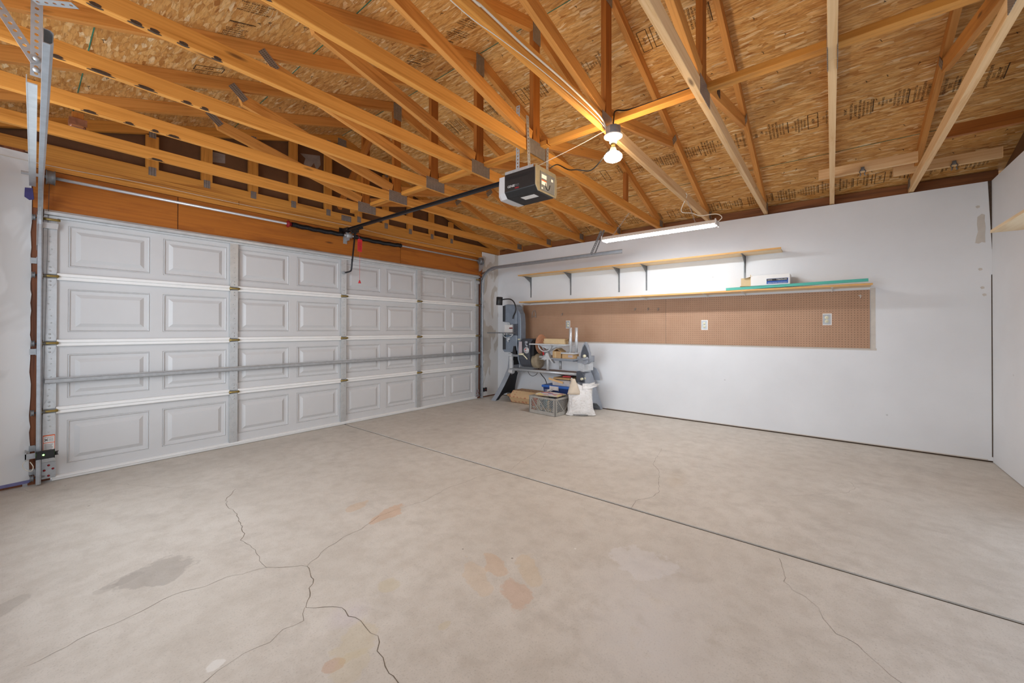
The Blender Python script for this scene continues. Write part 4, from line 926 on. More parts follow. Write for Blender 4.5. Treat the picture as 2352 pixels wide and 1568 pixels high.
# ------------------------------------------------------------------ LED shop light
fx = -1.05; y0, y1 = -2.62, -3.86; fz = 2.268
t = thing('shop_light', (fx, (y0+y1)/2, fz), 'long white fluorescent-style shop light hanging on chains below the trusses', 'light')
mb = MB(); mb.prism([(fx-.078, fz+.006), (fx-.040, fz+.048), (fx+.040, fz+.048), (fx+.078, fz+.006), (fx+.074, fz+.004), (fx+.052, fz+.012), (fx-.052, fz+.012), (fx-.074, fz+.004)], 'xz', y1, y0)
part('reflector_housing', mb, 'white', t)
part('diffuser', MB().prism([(fx-.052, fz+.010), (fx-.036, fz-.008), (fx+.036, fz-.008), (fx+.052, fz+.010)], 'xz', y1+.02, y0-.02), 'led', t, label='glowing white diffuser')
part('end_cap', MB().box(fx-.070, fx+.070, y1-.008, y1-.001, fz-.006, fz+.05), 'clear', t, .004); part('end_cap', MB().box(fx-.070, fx+.070, y0+.001, y0+.008, fz-.006, fz+.05), 'clear', t, .004)
def chain(p0, p1, name, par):
    mb = MB(); p0 = Vector(p0); p1 = Vector(p1); d = p1-p0; L = d.length; n = int(L/.022); d.normalize(); a = Vector((1, 0, 0)); b = d.cross(a).normalized(); a = b.cross(d)
    for k in range(n):
        c = p0+d*((k+.5)*L/n); e = a if k % 2 else b
        pts = [c+d*.013*math.cos(2*PI*q/8)+e*.006*math.sin(2*PI*q/8) for q in range(9)]; mb.tube(pts, .0014, 4, caps=False)
    return part(name, mb, 'steel', par)
chain((fx, -2.72, fz+.05), (fx, TY[4]+.021, H-.0), 'hanging_chain', t); chain((fx, -2.72, fz+.05), (fx, -2.68, fz+.049), 'hanging_chain', t)
chain((fx, -3.66, fz+.05), (fx-.03, TY[5]-.025, H-.0), 'hanging_chain', t)
part('power_cord', MB().tube(smooth_path([(fx, -3.868, fz+.03), (fx, -3.91, fz+.07), (fx+.02, -3.85, fz+.12), (fx+.03, -3.70, fz+.13), (fx+.02, -3.62, fz+.17), (fx-.02, -3.52, fz+.20), (fx-.06, TY[5]-.024, H+.04), (fx-.10, TY[5]-.024, H+.065)]), .0045, 7), 'cord_white', t, label='white power cord')

# ------------------------------------------------------------------ shelves and pegboards
def shelf_bracket(par, y, ztop, drop, white=False):
    mat = 'white' if white else 'steel_dark'
    mb = MB(); mb.box(-.004, -.001, y-.011, y+.011, ztop-drop, ztop-.001); mb.box(-.23, -.001, y-.009, y+.009, ztop-.003, ztop-.001)
    dd = min(drop*.85, .2) if not white else .035
    mb.prism([(-.003, ztop-.003), (-.205, ztop-.003), (-.030, ztop-dd*.45), (-.012, ztop-dd)], 'xz', y-.003, y+.003)
    b = tag(mb.build('shelf_bracket', mat, None, .0008), *par)
    return b
t = thing('wall_shelf', (-.14, -2.5, 2.09), 'upper long empty pine shelf on the right wall', 'shelf', 'wall shelves')
part('shelf_board', MB().box(-.262, -.002, -4.338, -.675, 2.088, 2.106), 'shelf', t); part('front_edge', MB().box(-.276, -.2625, -4.345, -.675, 2.088, 2.106), 'shelf_edge', t, label='orange front edge')
t = thing('wall_shelf', (-.14, -2.9, 1.65), 'lower long pine shelf above the brown pegboard', 'shelf', 'wall shelves')
part('shelf_board', MB().box(-.262, -.002, -5.085, -.700, 1.640, 1.658), 'shelf', t); part('front_edge', MB().box(-.276, -.2625, -5.092, -.700, 1.640, 1.658), 'shelf_edge', t, label='orange front edge')
for y, ws in ((-.696, 'at the door end'), (-1.533, 'second from the door end'), (-2.347, 'third from the door end'), (-2.753, 'fourth from the door end'), (-3.957, 'nearest the white carton')):
    shelf_bracket(('grey steel bracket under the upper shelf, '+ws, 'shelf bracket', 'upper shelf brackets'), y if y < -.75 else -.75, 2.088, .345 if y > -3 else .28)
for y, ws in ((-.74, 'above the bandsaw'), (-1.533, 'second from the bandsaw'), (-2.347, 'third from the bandsaw'), (-2.753, 'fourth from the bandsaw'), (-3.539, 'above the middle outlet'), (-3.957, 'below the white carton'), (-4.78, 'above the right hand outlet')):
    shelf_bracket(('small white bracket tip under the lower shelf, '+ws, 'shelf bracket', 'lower shelf brackets'), y, 1.640, .024, True)
tag(MB().box(-.008, -.0018, -3.018, -.592, 1.005, 1.613).build('pegboard', 'peg', origin=(0, -.5925, 1.005)), 'brown pegboard panel behind the workshop machine, left one', 'pegboard', 'pegboards')
tag(MB().box(-.008, -.0018, -5.084, -3.021, 1.005, 1.613).build('pegboard', 'peg', origin=(0, -3.0215, 1.005)), 'brown pegboard panel under the teal board, right one', 'pegboard', 'pegboards')
for (y, z, lb) in ((-1.485, 1.272, 'ivory wall outlet in the pegboard above the machine, leftmost'), (-3.503, 1.255, 'ivory wall outlet in the middle of the pegboard'), (-4.735, 1.31, 'ivory wall outlet at the right end of the pegboard')):
    o = thing('wall_outlet', (-.01, y, z-.06), lb, 'outlet', 'wall outlets')
    part('cutout_surround', MB().box(-.0095, -.0082, y-.042, y+.036, z-.062, z+.064), 'label_white', o)
    part('outlet_box', MB().box(-.0110, -.0096, y-.034, y+.034, z-.055, z+.055), 'steel', o)
    for dz in (-.02, .02):
        rc = part('receptacle', MB().lathe([(0, .005), (.0155, .005), (.017, 0)], (-.011, y, z+dz), (-1, 0, 0), 16), 'ivory', o)
        part('socket_slots', MB().box(-.0168, -.0160, y-.007, y-.005, z+dz-.002, z+dz+.008).box(-.0168, -.0160, y+.005, y+.007, z+dz-.002, z+dz+.008).box(-.0168, -.0160, y-.002, y+.002, z+dz-.010, z+dz-.006), 'slot', rc)
tag(MB().tube([(-.012, -.79, 1.395), (-.03, -.79, 1.40), (-.028, -.795, 1.47), (-.022, -.815, 1.515), (-.022, -.845, 1.515), (-.028, -.865, 1.47), (-.03, -.87, 1.40), (-.012, -.87, 1.395)], .004, 6).tube([(-.012, -.80, 1.405), (-.02, -.83, 1.42), (-.012, -.86, 1.405)], .004, 6).build('wire_hanger', 'steel'), 'looped wire tool hanger at the left end of the pegboard', 'hook')
for (y, z, lb) in ((-1.388, 1.44, 'small grey peg hook just above the leftmost outlet'), (-2.596, 1.485, 'small wire peg hook, left of the three in the middle of the pegboard'), (-2.783, 1.48, 'small wire peg hook, middle of the three on the pegboard'), (-2.922, 1.475, 'small wire peg hook, right of the three beside the pegboard joint'), (-5.01, 1.545, 'white peg hook in the top right corner of the pegboard')):
    tag(MB().tube([(-.009, y, z+.02), (-.014, y, z+.02), (-.014, y, z-.012), (-.045, y, z-.018), (-.05, y, z)], .0028, 6).tube([(-.010, y-.015, z+.005), (-.012, y+.015, z+.012)], .0028, 6).build('peg_hook', 'white' if y < -5 else 'steel'), lb, 'hook', 'peg hooks')
# teal board, opened carton
mb = MB(); mb.beam((-.255, -3.80, 1.675), (-.255, -5.060, 1.692), .018, .030, up=(0, 0, 1)); tag(mb.build('teal_board', 'teal_wood', None, .001), 'narrow teal painted board lying on the lower shelf under the carton', 'board')
c = thing('carton', (-.13, -4.18, 1.70), 'long white and blue printed carton torn open at one end, on the lower shelf', 'carton')
part('carton_body', MB().obox((-.135, -4.235, 1.757), (.20, .37, .115), 0), 'label_white', c, .001)
part('blue_label', MB().box(-.2372, -.2355, -4.405, -4.205, 1.712, 1.770), 'print_blue', c, label='dark and blue printed label')
part('black_label', MB().box(-.2380, -.2373, -4.400, -4.207, 1.743, 1.768), 'ink_black', c)
mb = MB(); mm = Vector((0, 1, 0))
put_text(mb, 'KEYSDRILL', (-.2386, -4.345, 1.756), (0, 1, 0), (0, 0, -1), .020); put_text(mb, 'CONFORMING ANGLED BORER', (-.2386, -4.305, 1.722), (0, 1, 0), (0, 0, -1), .0125); put_text(mb, 'MODEL', (-.2386, -4.235, 1.756), (0, 1, 0), (0, 0, -1), .014)
part('label_text', mb, 'label_white', c, label='upside-down white lettering')
mb = MB()
mb.obox((-.16, -4.02, 1.80), (.16, .09, .003), .1, rx=-.3); mb.obox((-.22, -4.00, 1.75), (.003, .10, .09), .25); mb.obox((-.18, -3.985, 1.73), (.09, .004, .10), .5); mb.obox((-.12, -3.99, 1.75), (.10, .003, .09), -.5); mb.obox((-.20, -4.045, 1.765), (.05, .006, .13), .2); mb.obox((-.17, -4.00, 1.702), (.12, .13, .003), .1, rx=.06)
part('torn_flaps', mb, 'card_pale', c, label='torn cardboard flaps')
tag(MB().box(-2.4, -1.325, YB+.002, -5.63, 1.867, 1.886).build('wall_shelf', 'shelf'), 'pale plank shelf on the rear wall, its corner poking in at the right edge', 'shelf', 'wall shelves')
# ------------------------------------------------------------------ woodworking machine with bandsaw
t = thing('woodworking_machine', (-.27, -1.2, 0), 'grey multi-purpose woodworking machine with disc sander, table and tubular bed by the wall', 'machine')
LEG = [(-.37, .80), (-.17, .80), (-.165, .55), (-.15, .40), (-.115, .25), (-.06, .10), (-.005, .0), (-.075, 0), (-.11, .05), (-.18, .095), (-.27, .11), (-.36, .095), (-.43, .05), (-.465, 0), (-.535, 0), (-.48, .10), (-.425, .25), (-.39, .40), (-.375, .55)]
def sh(y0, k, zt=.62): return lambda v: Vector((v.x, v.y+(k*(zt-v.z) if v.z < zt else 0), v.z))
def inner(poly, d=.028):
    c = (-.27, .42); return [(c[0]+(x-c[0])*(1-d/.26), z*.93+.018 if z > 0 else .0) for x, z in poly]
lo = part('leg_casting', MB().prism([p for p in LEG if True], 'xz', -.565, -.66, shear=sh(0, .42)), 'mid_grey', t, .005, label='splayed grey end leg beside the door')
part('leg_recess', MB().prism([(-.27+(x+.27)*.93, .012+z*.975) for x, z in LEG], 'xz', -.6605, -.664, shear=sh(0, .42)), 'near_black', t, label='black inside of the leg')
LEG2 = [(-.36, .56), (-.18, .56), (-.145, .50), (-.10, .30), (-.03, .05), (-.012, 0), (-.085, 0), (-.11, .05), (-.18, .105), (-.27, .125), (-.36, .105), (-.43, .05), (-.455, 0), (-.53, 0), (-.51, .05), (-.44, .30), (-.40, .50)]
part('leg_casting', MB().prism(LEG2, 'xz', -1.86, -1.99, shear=lambda v: Vector((v.x, v.y-.19*(.58-v.z), v.z))), 'mid_grey', t, .006, label='grey end leg behind the sack')
# bed and way tubes
for x in (-.37, -.17):
    part('bench_tube', MB().cyl((x, -.60, .535), (x, -1.93, .535), .024, 16), 'tube', t)
    part('way_tube', MB().cyl((x-.0, -.57, .765), (x, -1.95, .765), .022, 16), 'tube', t)
part('bench_board', MB().box(-.345, -.195, -1.02, -1.90, .548, .556), 'dark_wood', t, label='dusty brown board between the tubes')
mb = MB()
for x in (-.37, -.17): mb.cyl((x, -.575, .50), (x, -.66, .50), .04, 12).box(x-.018, x+.018, -.585, -.65, .535, .80).cyl((x, -.57, .765), (x, -.64, .765), .034, 14)
part('tube_mount', mb, 'alu', t, .003)
# headstock
HS = [(-.45, 1.00), (-.40, 1.045), (-.19, 1.045), (-.14, 1.00), (-.13, .72), (-.17, .63), (-.25, .585), (-.36, .585), (-.44, .63), (-.48, .72), (-.485, .86)]
part('headstock', MB().prism(HS, 'xz', -.86, -1.07), 'dark_grey', t, .012)
part('headstock_cover', MB().prism([(x*1.0-.004*(x < -.3), z) for x, z in HS], 'xz', -.835, -.858), 'blue_grey', t, .006)
part('headstock_cover', MB().prism([(-.435, .99), (-.39, 1.03), (-.20, 1.03), (-.15, .99), (-.145, .78), (-.45, .78)], 'xz', -1.071, -1.125), 'near_black', t, .008)
part('motor', MB().lathe([(0, 0), (.115, .002), (.118, .01), (.118, .10), (.105, .118), (.07, .122), (0, .123)], (-.33, -1.072, .695), (0, -1, 0), 28), 'motor_end', t, label='dusty tan motor end')
part('spec_plate', MB().prism([(-.868, 1.0), (-.928, 1.0), (-.932, .82), (-.866, .80)], 'yz', -.492, -.487), 'label_pink', t, label='pale specification plate')
part('speed_dial', MB().lathe([(0, .030), (.020, .030), (.022, .012), (.048, .010), (.052, 0)], (-.486, -1.015, .865), (-1, 0, 0), 24), 'alu', t)
part('dial_mark', MB().box(-.519, -.5165, -1.028, -1.006, .872, .888).box(-.519, -.5165, -1.02, -1.012, .842, .856), 'red', t)
part('feed_lever', MB().tube([(-.49, -.93, .80), (-.53, -.97, .80), (-.54, -1.02, .775), (-.54, -1.07, .73)], .008, 8).tube([(-.53, -.90, .80), (-.53, -.99, .805)], .016, 8), 'ivory', t)
part('quill_lock', MB().tube([(-.49, -1.00, .99), (-.52, -1.03, .95), (-.52, -1.06, .93)], .012, 8).lathe([(0, 0), (.022, 0), (.022, .03), (0, .03)], (-.48, -1.02, .99), (-1, 0, 0), 12), 'mid_grey', t)
part('switch_arm', MB().tube([(-.36, -.83, 1.03), (-.36, -.70, 1.03)], .012, 8).box(-.385, -.335, -.64, -.70, 1.02, 1.055), 'ivory', t, .003)
# bandsaw on the left end
bs = thing('bandsaw', (-.30, -.6, .78), 'blue-grey vertical bandsaw standing at the left end of the woodworking machine', 'bandsaw')
part('upper_housing', MB().prism([(-.455, 1.56), (-.47, 1.60), (-.55, 1.615), (-.70, 1.605), (-.74, 1.57), (-.745, 1.28), (-.62, 1.275), (-.60, 1.31), (-.455, 1.32)], 'yz', -.40, -.24), 'blue_grey', bs, .012)
part('lower_housing', MB().prism([(-.445, 1.10), (-.745, 1.10), (-.765, .85), (-.72, .815), (-.48, .815), (-.445, .85)], 'yz', -.40, -.24), 'blue_grey', bs, .012)
part('column', MB().prism([(-.70, 1.58), (-.745, 1.52), (-.79, 1.45), (-.805, 1.30), (-.805, 1.05), (-.79, .92), (-.75, .84), (-.70, .84), (-.70, 1.06), (-.68, 1.10), (-.68, 1.27), (-.70, 1.30)], 'yz', -.36, -.22), 'blue_grey', bs, .010)
part('throat_plate', MB().box(-.385, -.25, -.665, -.745, 1.09, 1.285), 'dark_grey', bs, .004, label='dark throat of the saw')
part('side_trim', MB().box(-.408, -.401, -.520, -.455, .86, 1.10), 'charcoal', bs, .002); part('side_trim', MB().box(-.408, -.401, -.51, -.455, 1.325, 1.59), 'charcoal', bs, .002)
part('blade', MB().box(-.331, -.329, -.535, -.548, 1.09, 1.33), 'steel', bs)
part('blade_guide', MB().box(-.345, -.315, -.505, -.56, 1.19, 1.31).cyl((-.33, -.575, 1.20), (-.33, -.575, 1.34), .006, 8), 'alu', bs, .002)
part('guard', MB().box(-.37, -.36, -.47, -.64, 1.13, 1.27), 'label_white', bs, .002, label='white guard plate')
part('guide_knob', MB().cyl((-.38, -.58, 1.215), (-.38, -.64, 1.215), .010, 8), 'dark_red', bs)
part('saw_table', MB().box(-.56, -.22, -.24, -.72, 1.128, 1.143), 'steel_dark', bs, .002)
mb = MB()
for k in range(3): mb.tube([(-.42+.05*k, -.47-.015*k, 1.125), (-.42+.05*k, -.50, 1.07), (-.42+.05*k, -.57, 1.05), (-.42+.05*k, -.66, 1.08), (-.42+.05*k, -.69, 1.125)], .009, 8)
mb.cyl((-.42, -.58, 1.05), (-.42, -.585, .98), .012, 10).cyl((-.42, -.56, 1.02), (-.42, -.62, 1.04), .015, 10)
part('table_trunnion', mb, 'alu', bs)
part('pedestal', MB().box(-.36, -.28, -.60, -.66, .788, .815).prism([(-.68, .79), (-.76, .79), (-.735, .92), (-.705, .92)], 'yz', -.43, -.39), 'near_black', bs, .004)
part('lamp_arm', MB().tube(smooth_path([(-.42, -.455, 1.695), (-.42, -.55, 1.70), (-.42, -.64, 1.69), (-.42, -.71, 1.64), (-.42, -.745, 1.55), (-.42, -.735, 1.48), (-.42, -.70, 1.42), (-.42, -.685, 1.37)]), .010, 8), 'black', bs, label='black gooseneck')
part('lamp_shade', MB().lathe([(.052, 0), (.054, .004), (.054, .13), (.048, .138), (0, .140)], (-.42, -.39, 1.605), (.0, -.06, 1), 24).lathe([(.052, 0), (.050, .004), (.050, .13)], (-.42, -.39, 1.605), (.0, -.06, 1), 24), 'black', bs, label='black cylinder lamp shade')
part('lamp_bulb', MB().lathe([(0, 0), (.025, .006), (.03, .03), (.015, .06), (.012, .13)], (-.42, -.39, 1.612), (0, -.06, 1), 14), 'label_white', bs)
# disc sander
part('spindle', MB().cyl((-.36, -1.12, .965), (-.36, -1.205, .965), .022, 14), 'steel', t)
part('sanding_disc', MB().lathe([(0, 0), (.150, 0), (.153, .004), (.153, .008), (.150, .012), (0, .012)], (-.36, -1.203, .965), (0, -1, 0), 48), 'sand_disc', t, label='large tan sanding disc')
part('work_table', MB().prism([(-.60, -1.15), (-.51, -1.15), (-.51, -1.235), (-.27, -1.235), (-.27, -1.80), (-.60, -1.80)], 'xy', .962, .978), 'alu', t, .002, label='flat grey steel work table')
part('table_rib', MB().prism([(-1.25, .960), (-1.78, .960), (-1.70, .945), (-1.58, .93), (-1.50, .90), (-1.40, .90), (-1.30, .935)], 'yz', -.50, -.46), 'alu', t, .002)
part('table_trunnion', MB().tube([(-.54, -1.33+.115*math.cos(a)-.07, .962+.10*math.sin(a)) for a in [PI+PI*k/12 for k in range(13)]], .010, 8).tube([(-.45, -1.33+.115*math.cos(a)-.07, .962+.10*math.sin(a)) for a in [PI+PI*k/12 for k in range(13)]], .010, 8), 'alu', t)
part('table_post', MB().cyl((-.47, -1.41, .86), (-.47, -1.41, .58), .022, 14).cyl((-.47, -1.335, .90), (-.47, -1.345, .72), .010, 10), 'alu', t)
part('red_handle', MB().cyl((-.50, -1.345, .88), (-.50, -1.35, .805), .013, 10), 'red', t, label='red lever grip')
part('carriage', MB().prism([(-1.31, .745), (-1.36, .775), (-1.39, .84), (-1.43, .84), (-1.46, .775), (-1.53, .69), (-1.51, .685), (-1.45, .74), (-1.37, .735), (-1.27, .735)], 'yz', -.50, -.44), 'alu', t, .003)
part('extension_table', MB().box(-.60, -.32, -1.55, -1.93, .758, .772).box(-.56, -.36, -1.57, -1.90, .735, .757), 'mid_grey', t, .003)
part('extension_post', MB().cyl((-.45, -1.62, .735), (-.45, -1.62, .60), .020, 14), 'steel', t)
# tailstock end
part('end_casting', MB().prism([(-1.96, .775), (-1.97, .86), (-2.0, .96), (-2.03, 1.015), (-2.055, 1.02), (-2.085, .97), (-2.12, .86), (-2.125, .775)], 'yz', -.47, -.43), 'mid_grey', t, .006)
part('end_casting', MB().prism([(-1.975, .79), (-1.985, .86), (-2.01, .94), (-2.04, .985), (-2.07, .93), (-2.10, .86), (-2.105, .79)], 'yz', -.476, -.4705), 'dark_grey', t, .002)
part('end_bracket', MB().box(-.45, -.15, -1.91, -2.02, .72, .80).cyl((-.47, -2.03, .745), (-.35, -2.03, .745), .05, 18).cyl((-.50, -2.02, .775), (-.46, -2.09, .79), .022, 12), 'mid_grey', t, .006)
part('end_knob', MB().lathe([(0, 0), (.022, .004), (.022, .03), (0, .034)], (-.50, -2.06, .82), (-1, 0, 0), 14), 'ivory', t)
part('end_riser', MB().box(-.42, -.15, -1.91, -2.00, .59, .72), 'alu', t, .004)
part('pivot_cheek', MB().prism([(-1.90, .44), (-1.90, .575), (-1.915, .595), (-1.95, .60), (-1.99, .58), (-2.02, .54), (-2.03, .44)], 'yz', -.47, -.45), 'dark_grey', t, .004)
part('pivot_cheek', MB().prism([(-1.94, .44), (-1.94, .60), (-1.98, .635), (-2.03, .61), (-2.07, .54), (-2.09, .44)], 'yz', -.10, -.08), 'mid_grey', t, .004)
part('pivot_pin', MB().cyl((-.50, -2.00, .49), (-.40, -2.00, .49), .018, 12), 'ivory', t)
part('power_cord', MB().tube(smooth_path([(-.30, -1.10, .60), (-.36, -1.20, .50), (-.34, -1.28, .40), (-.30, -1.29, .25), (-.22, -1.285, .05), (-.08, -1.28, .012)]), .006, 8).tube(smooth_path([(-.40, -.98, .52), (-.40, -1.02, .47), (-.40, -1.08, .455), (-.40, -1.14, .48), (-.40, -1.17, .515)]), .004, 6).tube(smooth_path([(-.36, -1.33, .60), (-.30, -1.38, .52), (-.08, -1.46, .44), (-.06, -1.55, .2), (-.06, -1.6, .012)]), .006, 8), 'black', t)
# things resting on the machine
c = thing('small_carton', (-.45, -1.5, .978), 'long pale cardboard box lying on the steel table behind the sanding disc', 'box')
part('carton_body', MB().obox((-.43, -1.53, 1.016), (.11, .36, .074), .0), 'card_pale', c, .001); part('open_flap', MB().obox((-.43, -1.335, 1.020), (.10, .05, .003), 0, rx=.3).obox((-.43, -1.74, 1.045), (.10, .06, .003), 0, rx=-.35), 'card', c)
part('dowel_end', MB().cyl((-.46, -1.36, .998), (-.46, -1.325, .998), .020, 14), 'pale_or_lit_wood', c)
c = thing('small_carton', (-.45, -1.58, .772), 'small open tan cardboard box with raised flaps on the machine, left one', 'box')
part('carton_body', MB().box(-.53, -.39, -1.535, -1.68, .773, .872), 'card', c, .001)
part('packing_tape', MB().box(-.5312, -.5302, -1.57, -1.595, .775, .870), 'card_pale', c); part('open_flap', MB().prism([(-1.535, .873), (-1.605, .915), (-1.68, .873), (-1.675, .871), (-1.605, .909), (-1.54, .871)], 'yz', -.528, -.39), 'card', c)
c = thing('small_carton', (-.45, -1.8, .772), 'small tan cardboard box under the aluminium plate on the machine, right one', 'box')
part('carton_body', MB().box(-.53, -.37, -1.70, -1.885, .773, .838), 'card', c, .001); part('box_print', MB().box(-.5310, -.5302, -1.80, -1.875, .79, .825), 'label_pink', c)
c = thing('tube_stand', (-.45, -1.8, .839), 'aluminium plate with two upright silver tubes resting on a small carton', 'tool part')
part('base_plate', MB().box(-.54, -.34, -1.685, -1.90, .840, .858), 'alu', c, .002)
for y in (-1.805, -1.885):
    part('upright_tube', MB().cyl((-.47 if y > -1.85 else -.44, y, .858), (-.47 if y > -1.85 else -.44, y, 1.222), .0215, 18), 'tube', c)
# floor items
c = thing('printed_carton', (-.25, -.9, 0), 'low cardboard carton with red printed pattern on the floor under the machine', 'box')
part('carton_body', MB().prism([(-.43, .004), (-.13, .004), (-.08, .10), (-.14, .19), (-.38, .19), (-.485, .10)], 'xz', -.66, -1.32), 'redcard', c, .003)
part('open_flap', MB().obox((-.40, -.63, .10), (.16, .10, .003), .2, rx=.5), 'card', c)
# milk crate: real lattice
A = Vector((-.89, -1.365)); ang = math.atan2(-1.845+1.365, -.93+.89); CW, CDp, CH = .475, .40, .245
e1 = Vector((math.cos(ang), math.sin(ang))); e2 = Vector((-e1.y, e1.x))
if e2.x < 0: e2 = -e2
def cp(u, v, z): q = A+e1*u+e2*v; return Vector((q.x, q.y, z))
c = thing('milk_crate', tuple(cp(CW/2, CDp/2, 0)), 'grey lattice milk crate filled with books on the concrete floor', 'crate')
def wall(mb, P, L):
    # P(s,z,d): s along the wall, d inward
    def bar(s0, z0, s1, z1, w=.009, d=.004): mb.beam(P(s0, z0, d), P(s1, z1, d), w, .006, up=tuple((P(0, 0, 1)-P(0, 0, 0))))
    def blk(s0, s1, z0, z1, d0=0, d1=.014):
        a = [P(s0, z0, d0), P(s1, z0, d0), P(s1, z1, d0), P(s0, z1, d0)]; b = [P(s0, z0, d1), P(s1, z0, d1), P(s1, z1, d1), P(s0, z1, d1)]
        mb.face(a, [(0, 0)]*4); mb.face(b[::-1], [(0, 0)]*4)
        for k in range(4):
            j = (k+1) % 4; mb.face([a[j], a[k], b[k], b[j]], [(0, 0)]*4)
    blk(0, L, .004, .052); blk(0, L, .222, CH, -.004, .018); blk(0, .040, .05, .225); blk(L-.040, L, .05, .225)
    z0, z1, s0, s1 = .052, .222, .040, L-.040; st = .032; h = z1-z0
    s = s0-h
    while s < s1:
        a, b = max(s, s0), min(s+h, s1)
        if b > a:
            bar(a, z0+(a-s), b, z0+(b-s), .0045); bar(a, z1-(a-s), b, z1-(b-s), .0045)
        s += st
    bar(s0, z1, s0+h*.9, z0, .014, -.001); bar(s1, z1, s1-h*.9, z0, .014, -.001) if L < .42 else bar(s0+.13, z1, s0+.13+h*.9, z0, .014, -.001)
for nm, P, L in (('front', lambda s, z, d: cp(s, d, z), CW), ('back', lambda s, z, d: cp(s, CDp-d, z), CW), ('left', lambda s, z, d: cp(d, s, z), CDp), ('right', lambda s, z, d: cp(CW-d, s, z), CDp)):
    mb = MB(); wall(mb, P, L); part('crate_wall', mb, 'crate', c)
mb = MB(); mb.prism([tuple(cp(u, v, 0))[:2] for u, v in ((.005, .005), (CW-.005, .005), (CW-.005, CDp-.005), (.005, CDp-.005))], 'xy', .004, .014); part('crate_base', mb, 'crate', c)
cols = ['#e0602f', '#ea7d3e', '#d8542f', '#efe3cc', '#f5eddc', '#6f93a6', '#587789', '#7aa0b0', '#8cabb7', '#efe3c9', '#6a8496', '#4f6f8a']
names = ['orange', 'deep orange', 'red-orange', 'cream', 'pale cream', 'blue-grey', 'slate blue', 'teal-grey', 'light teal', 'beige', 'steel blue', 'dark blue']
u = .022
for k, (col, nm) in enumerate(zip(cols, names)):
    MAT['book%d' % k] = plain('book_cloth_%d' % k, col, .6, 0, .06, 20); wd = random.uniform(.026, .038)
    if u+wd > CW-.022: wd = CW-.024-u
    hgt = random.uniform(.175, .205); b = thing('book', tuple(cp(u+wd/2, .11, .016)), '%s book standing upright inside the milk crate' % nm, 'book', 'books standing in the milk crate')
    m_ = MB(); q = [cp(u+.001, .02, 0), cp(u+wd-.001, .02, 0), cp(u+wd-.001, .20, 0), cp(u+.001, .20, 0)]; m_.prism([(p.x, p.y) for p in q], 'xy', .016, .016+hgt); part('book_cover', m_, 'book%d' % k, b, .001)
    m_ = MB(); q = [cp(u+.004, .018, 0), cp(u+wd-.004, .018, 0), cp(u+wd-.004, .0195, 0), cp(u+.004, .0195, 0)]; m_.prism([(p.x, p.y) for p in q], 'xy', .06, .10); part('spine_label', m_, 'label_white' if k % 2 else 'card_pale', b)
    u += wd+.001
for k, (uu, vv, z, rot, s1_, s2_, m_, lb) in enumerate(((.24, .20, .258, .15, .36, .26, 'card_pale', 'cream magazine at the bottom of the stack on the milk crate'), (.25, .19, .270, -.05, .35, .25, 'cover', 'colourful magazine on top of the stack on the milk crate'), (.10, .30, .2575+.030, .6, .14, .10, 'label_white', 'crumpled white paper at the back corner of the milk crate'))):
    p = cp(uu, vv, z)
    if k < 2: tag(MB().obox((p.x, p.y, p.z), (s1_, s2_, .010), ang+rot).build('magazine', m_, None, .001), lb, 'magazine', 'magazines on the crate')
    else:
        mb = MB(); rr = random.Random(5)
        for q in range(9): mb.obox((p.x+rr.uniform(-.05, .05), p.y+rr.uniform(-.04, .05), p.z-.008+rr.uniform(0, .02)), (.05, .04, .003), rr.uniform(0, 3), rx=rr.uniform(-.6, .6))
        tag(mb.build('crumpled_paper', m_), lb, 'paper')
# blue tote and clear bin
c = thing('storage_tote', (-.33, -1.53, 0), 'blue plastic storage tote with grey latch standing behind the milk crate', 'storage tote')
def tub(mb, x0, x1, y0, y1, z0, z1, tp=.03, th=.004):
    o0 = [(x0+tp, y0+tp), (x1-tp, y0+tp), (x1-tp, y1-tp), (x0+tp, y1-tp)]; o1 = [(x0, y0), (x1, y0), (x1, y1), (x0, y1)]
    for (P, Q, s_) in ((o0, o1, 1),):
        for k in range(4):
            j = (k+1) % 4; mb.face([(P[k][0], P[k][1], z0), (P[j][0], P[j][1], z0), (Q[j][0], Q[j][1], z1), (Q[k][0], Q[k][1], z1)], [(0, 0)]*4)
    i0 = [(x+(th if x < (x0+x1)/2 else -th), y+(th if y < (y0+y1)/2 else -th)) for x, y in o0]; i1 = [(x+(th if x < (x0+x1)/2 else -th), y+(th if y < (y0+y1)/2 else -th)) for x, y in o1]
    for k in range(4):
        j = (k+1) % 4; mb.face([(i0[j][0], i0[j][1], z0+th), (i0[k][0], i0[k][1], z0+th), (i1[k][0], i1[k][1], z1), (i1[j][0], i1[j][1], z1)], [(0, 0)]*4)
        mb.face([(o1[k][0], o1[k][1], z1), (o1[j][0], o1[j][1], z1), (i1[j][0], i1[j][1], z1), (i1[k][0], i1[k][1], z1)], [(0, 0)]*4)
    mb.face([(p[0], p[1], z0) for p in o0][::-1], [(0, 0)]*4); mb.face([(p[0], p[1], z0+th) for p in i0], [(0, 0)]*4)
    return mb
part('tote_body', tub(MB(), -.48, -.12, -1.80, -1.33, .002, .315, .035), 'blue_dark', c, .003)
part('tote_lid', MB().prism([(-.50, -1.82), (-.10, -1.82), (-.10, -1.31), (-.50, -1.31)], 'xy', .316, .352), 'blue', c, .010, label='bright blue lid')
part('latch', MB().box(-.512, -.501, -1.47, -1.62, .285, .345), 'clear', c, .004)
c = thing('clear_bin', (-.32, -1.62, .353), 'cloudy plastic bin full of parts stacked on the blue tote', 'storage bin')
part('bin_body', tub(MB(), -.46, -.16, -1.79, -1.47, .354, .445, .012), 'clear', c, .002)
part('bin_cardboard', MB().box(-.44, -.18, -1.77, -1.49, .36, .47), 'card', c, .002)
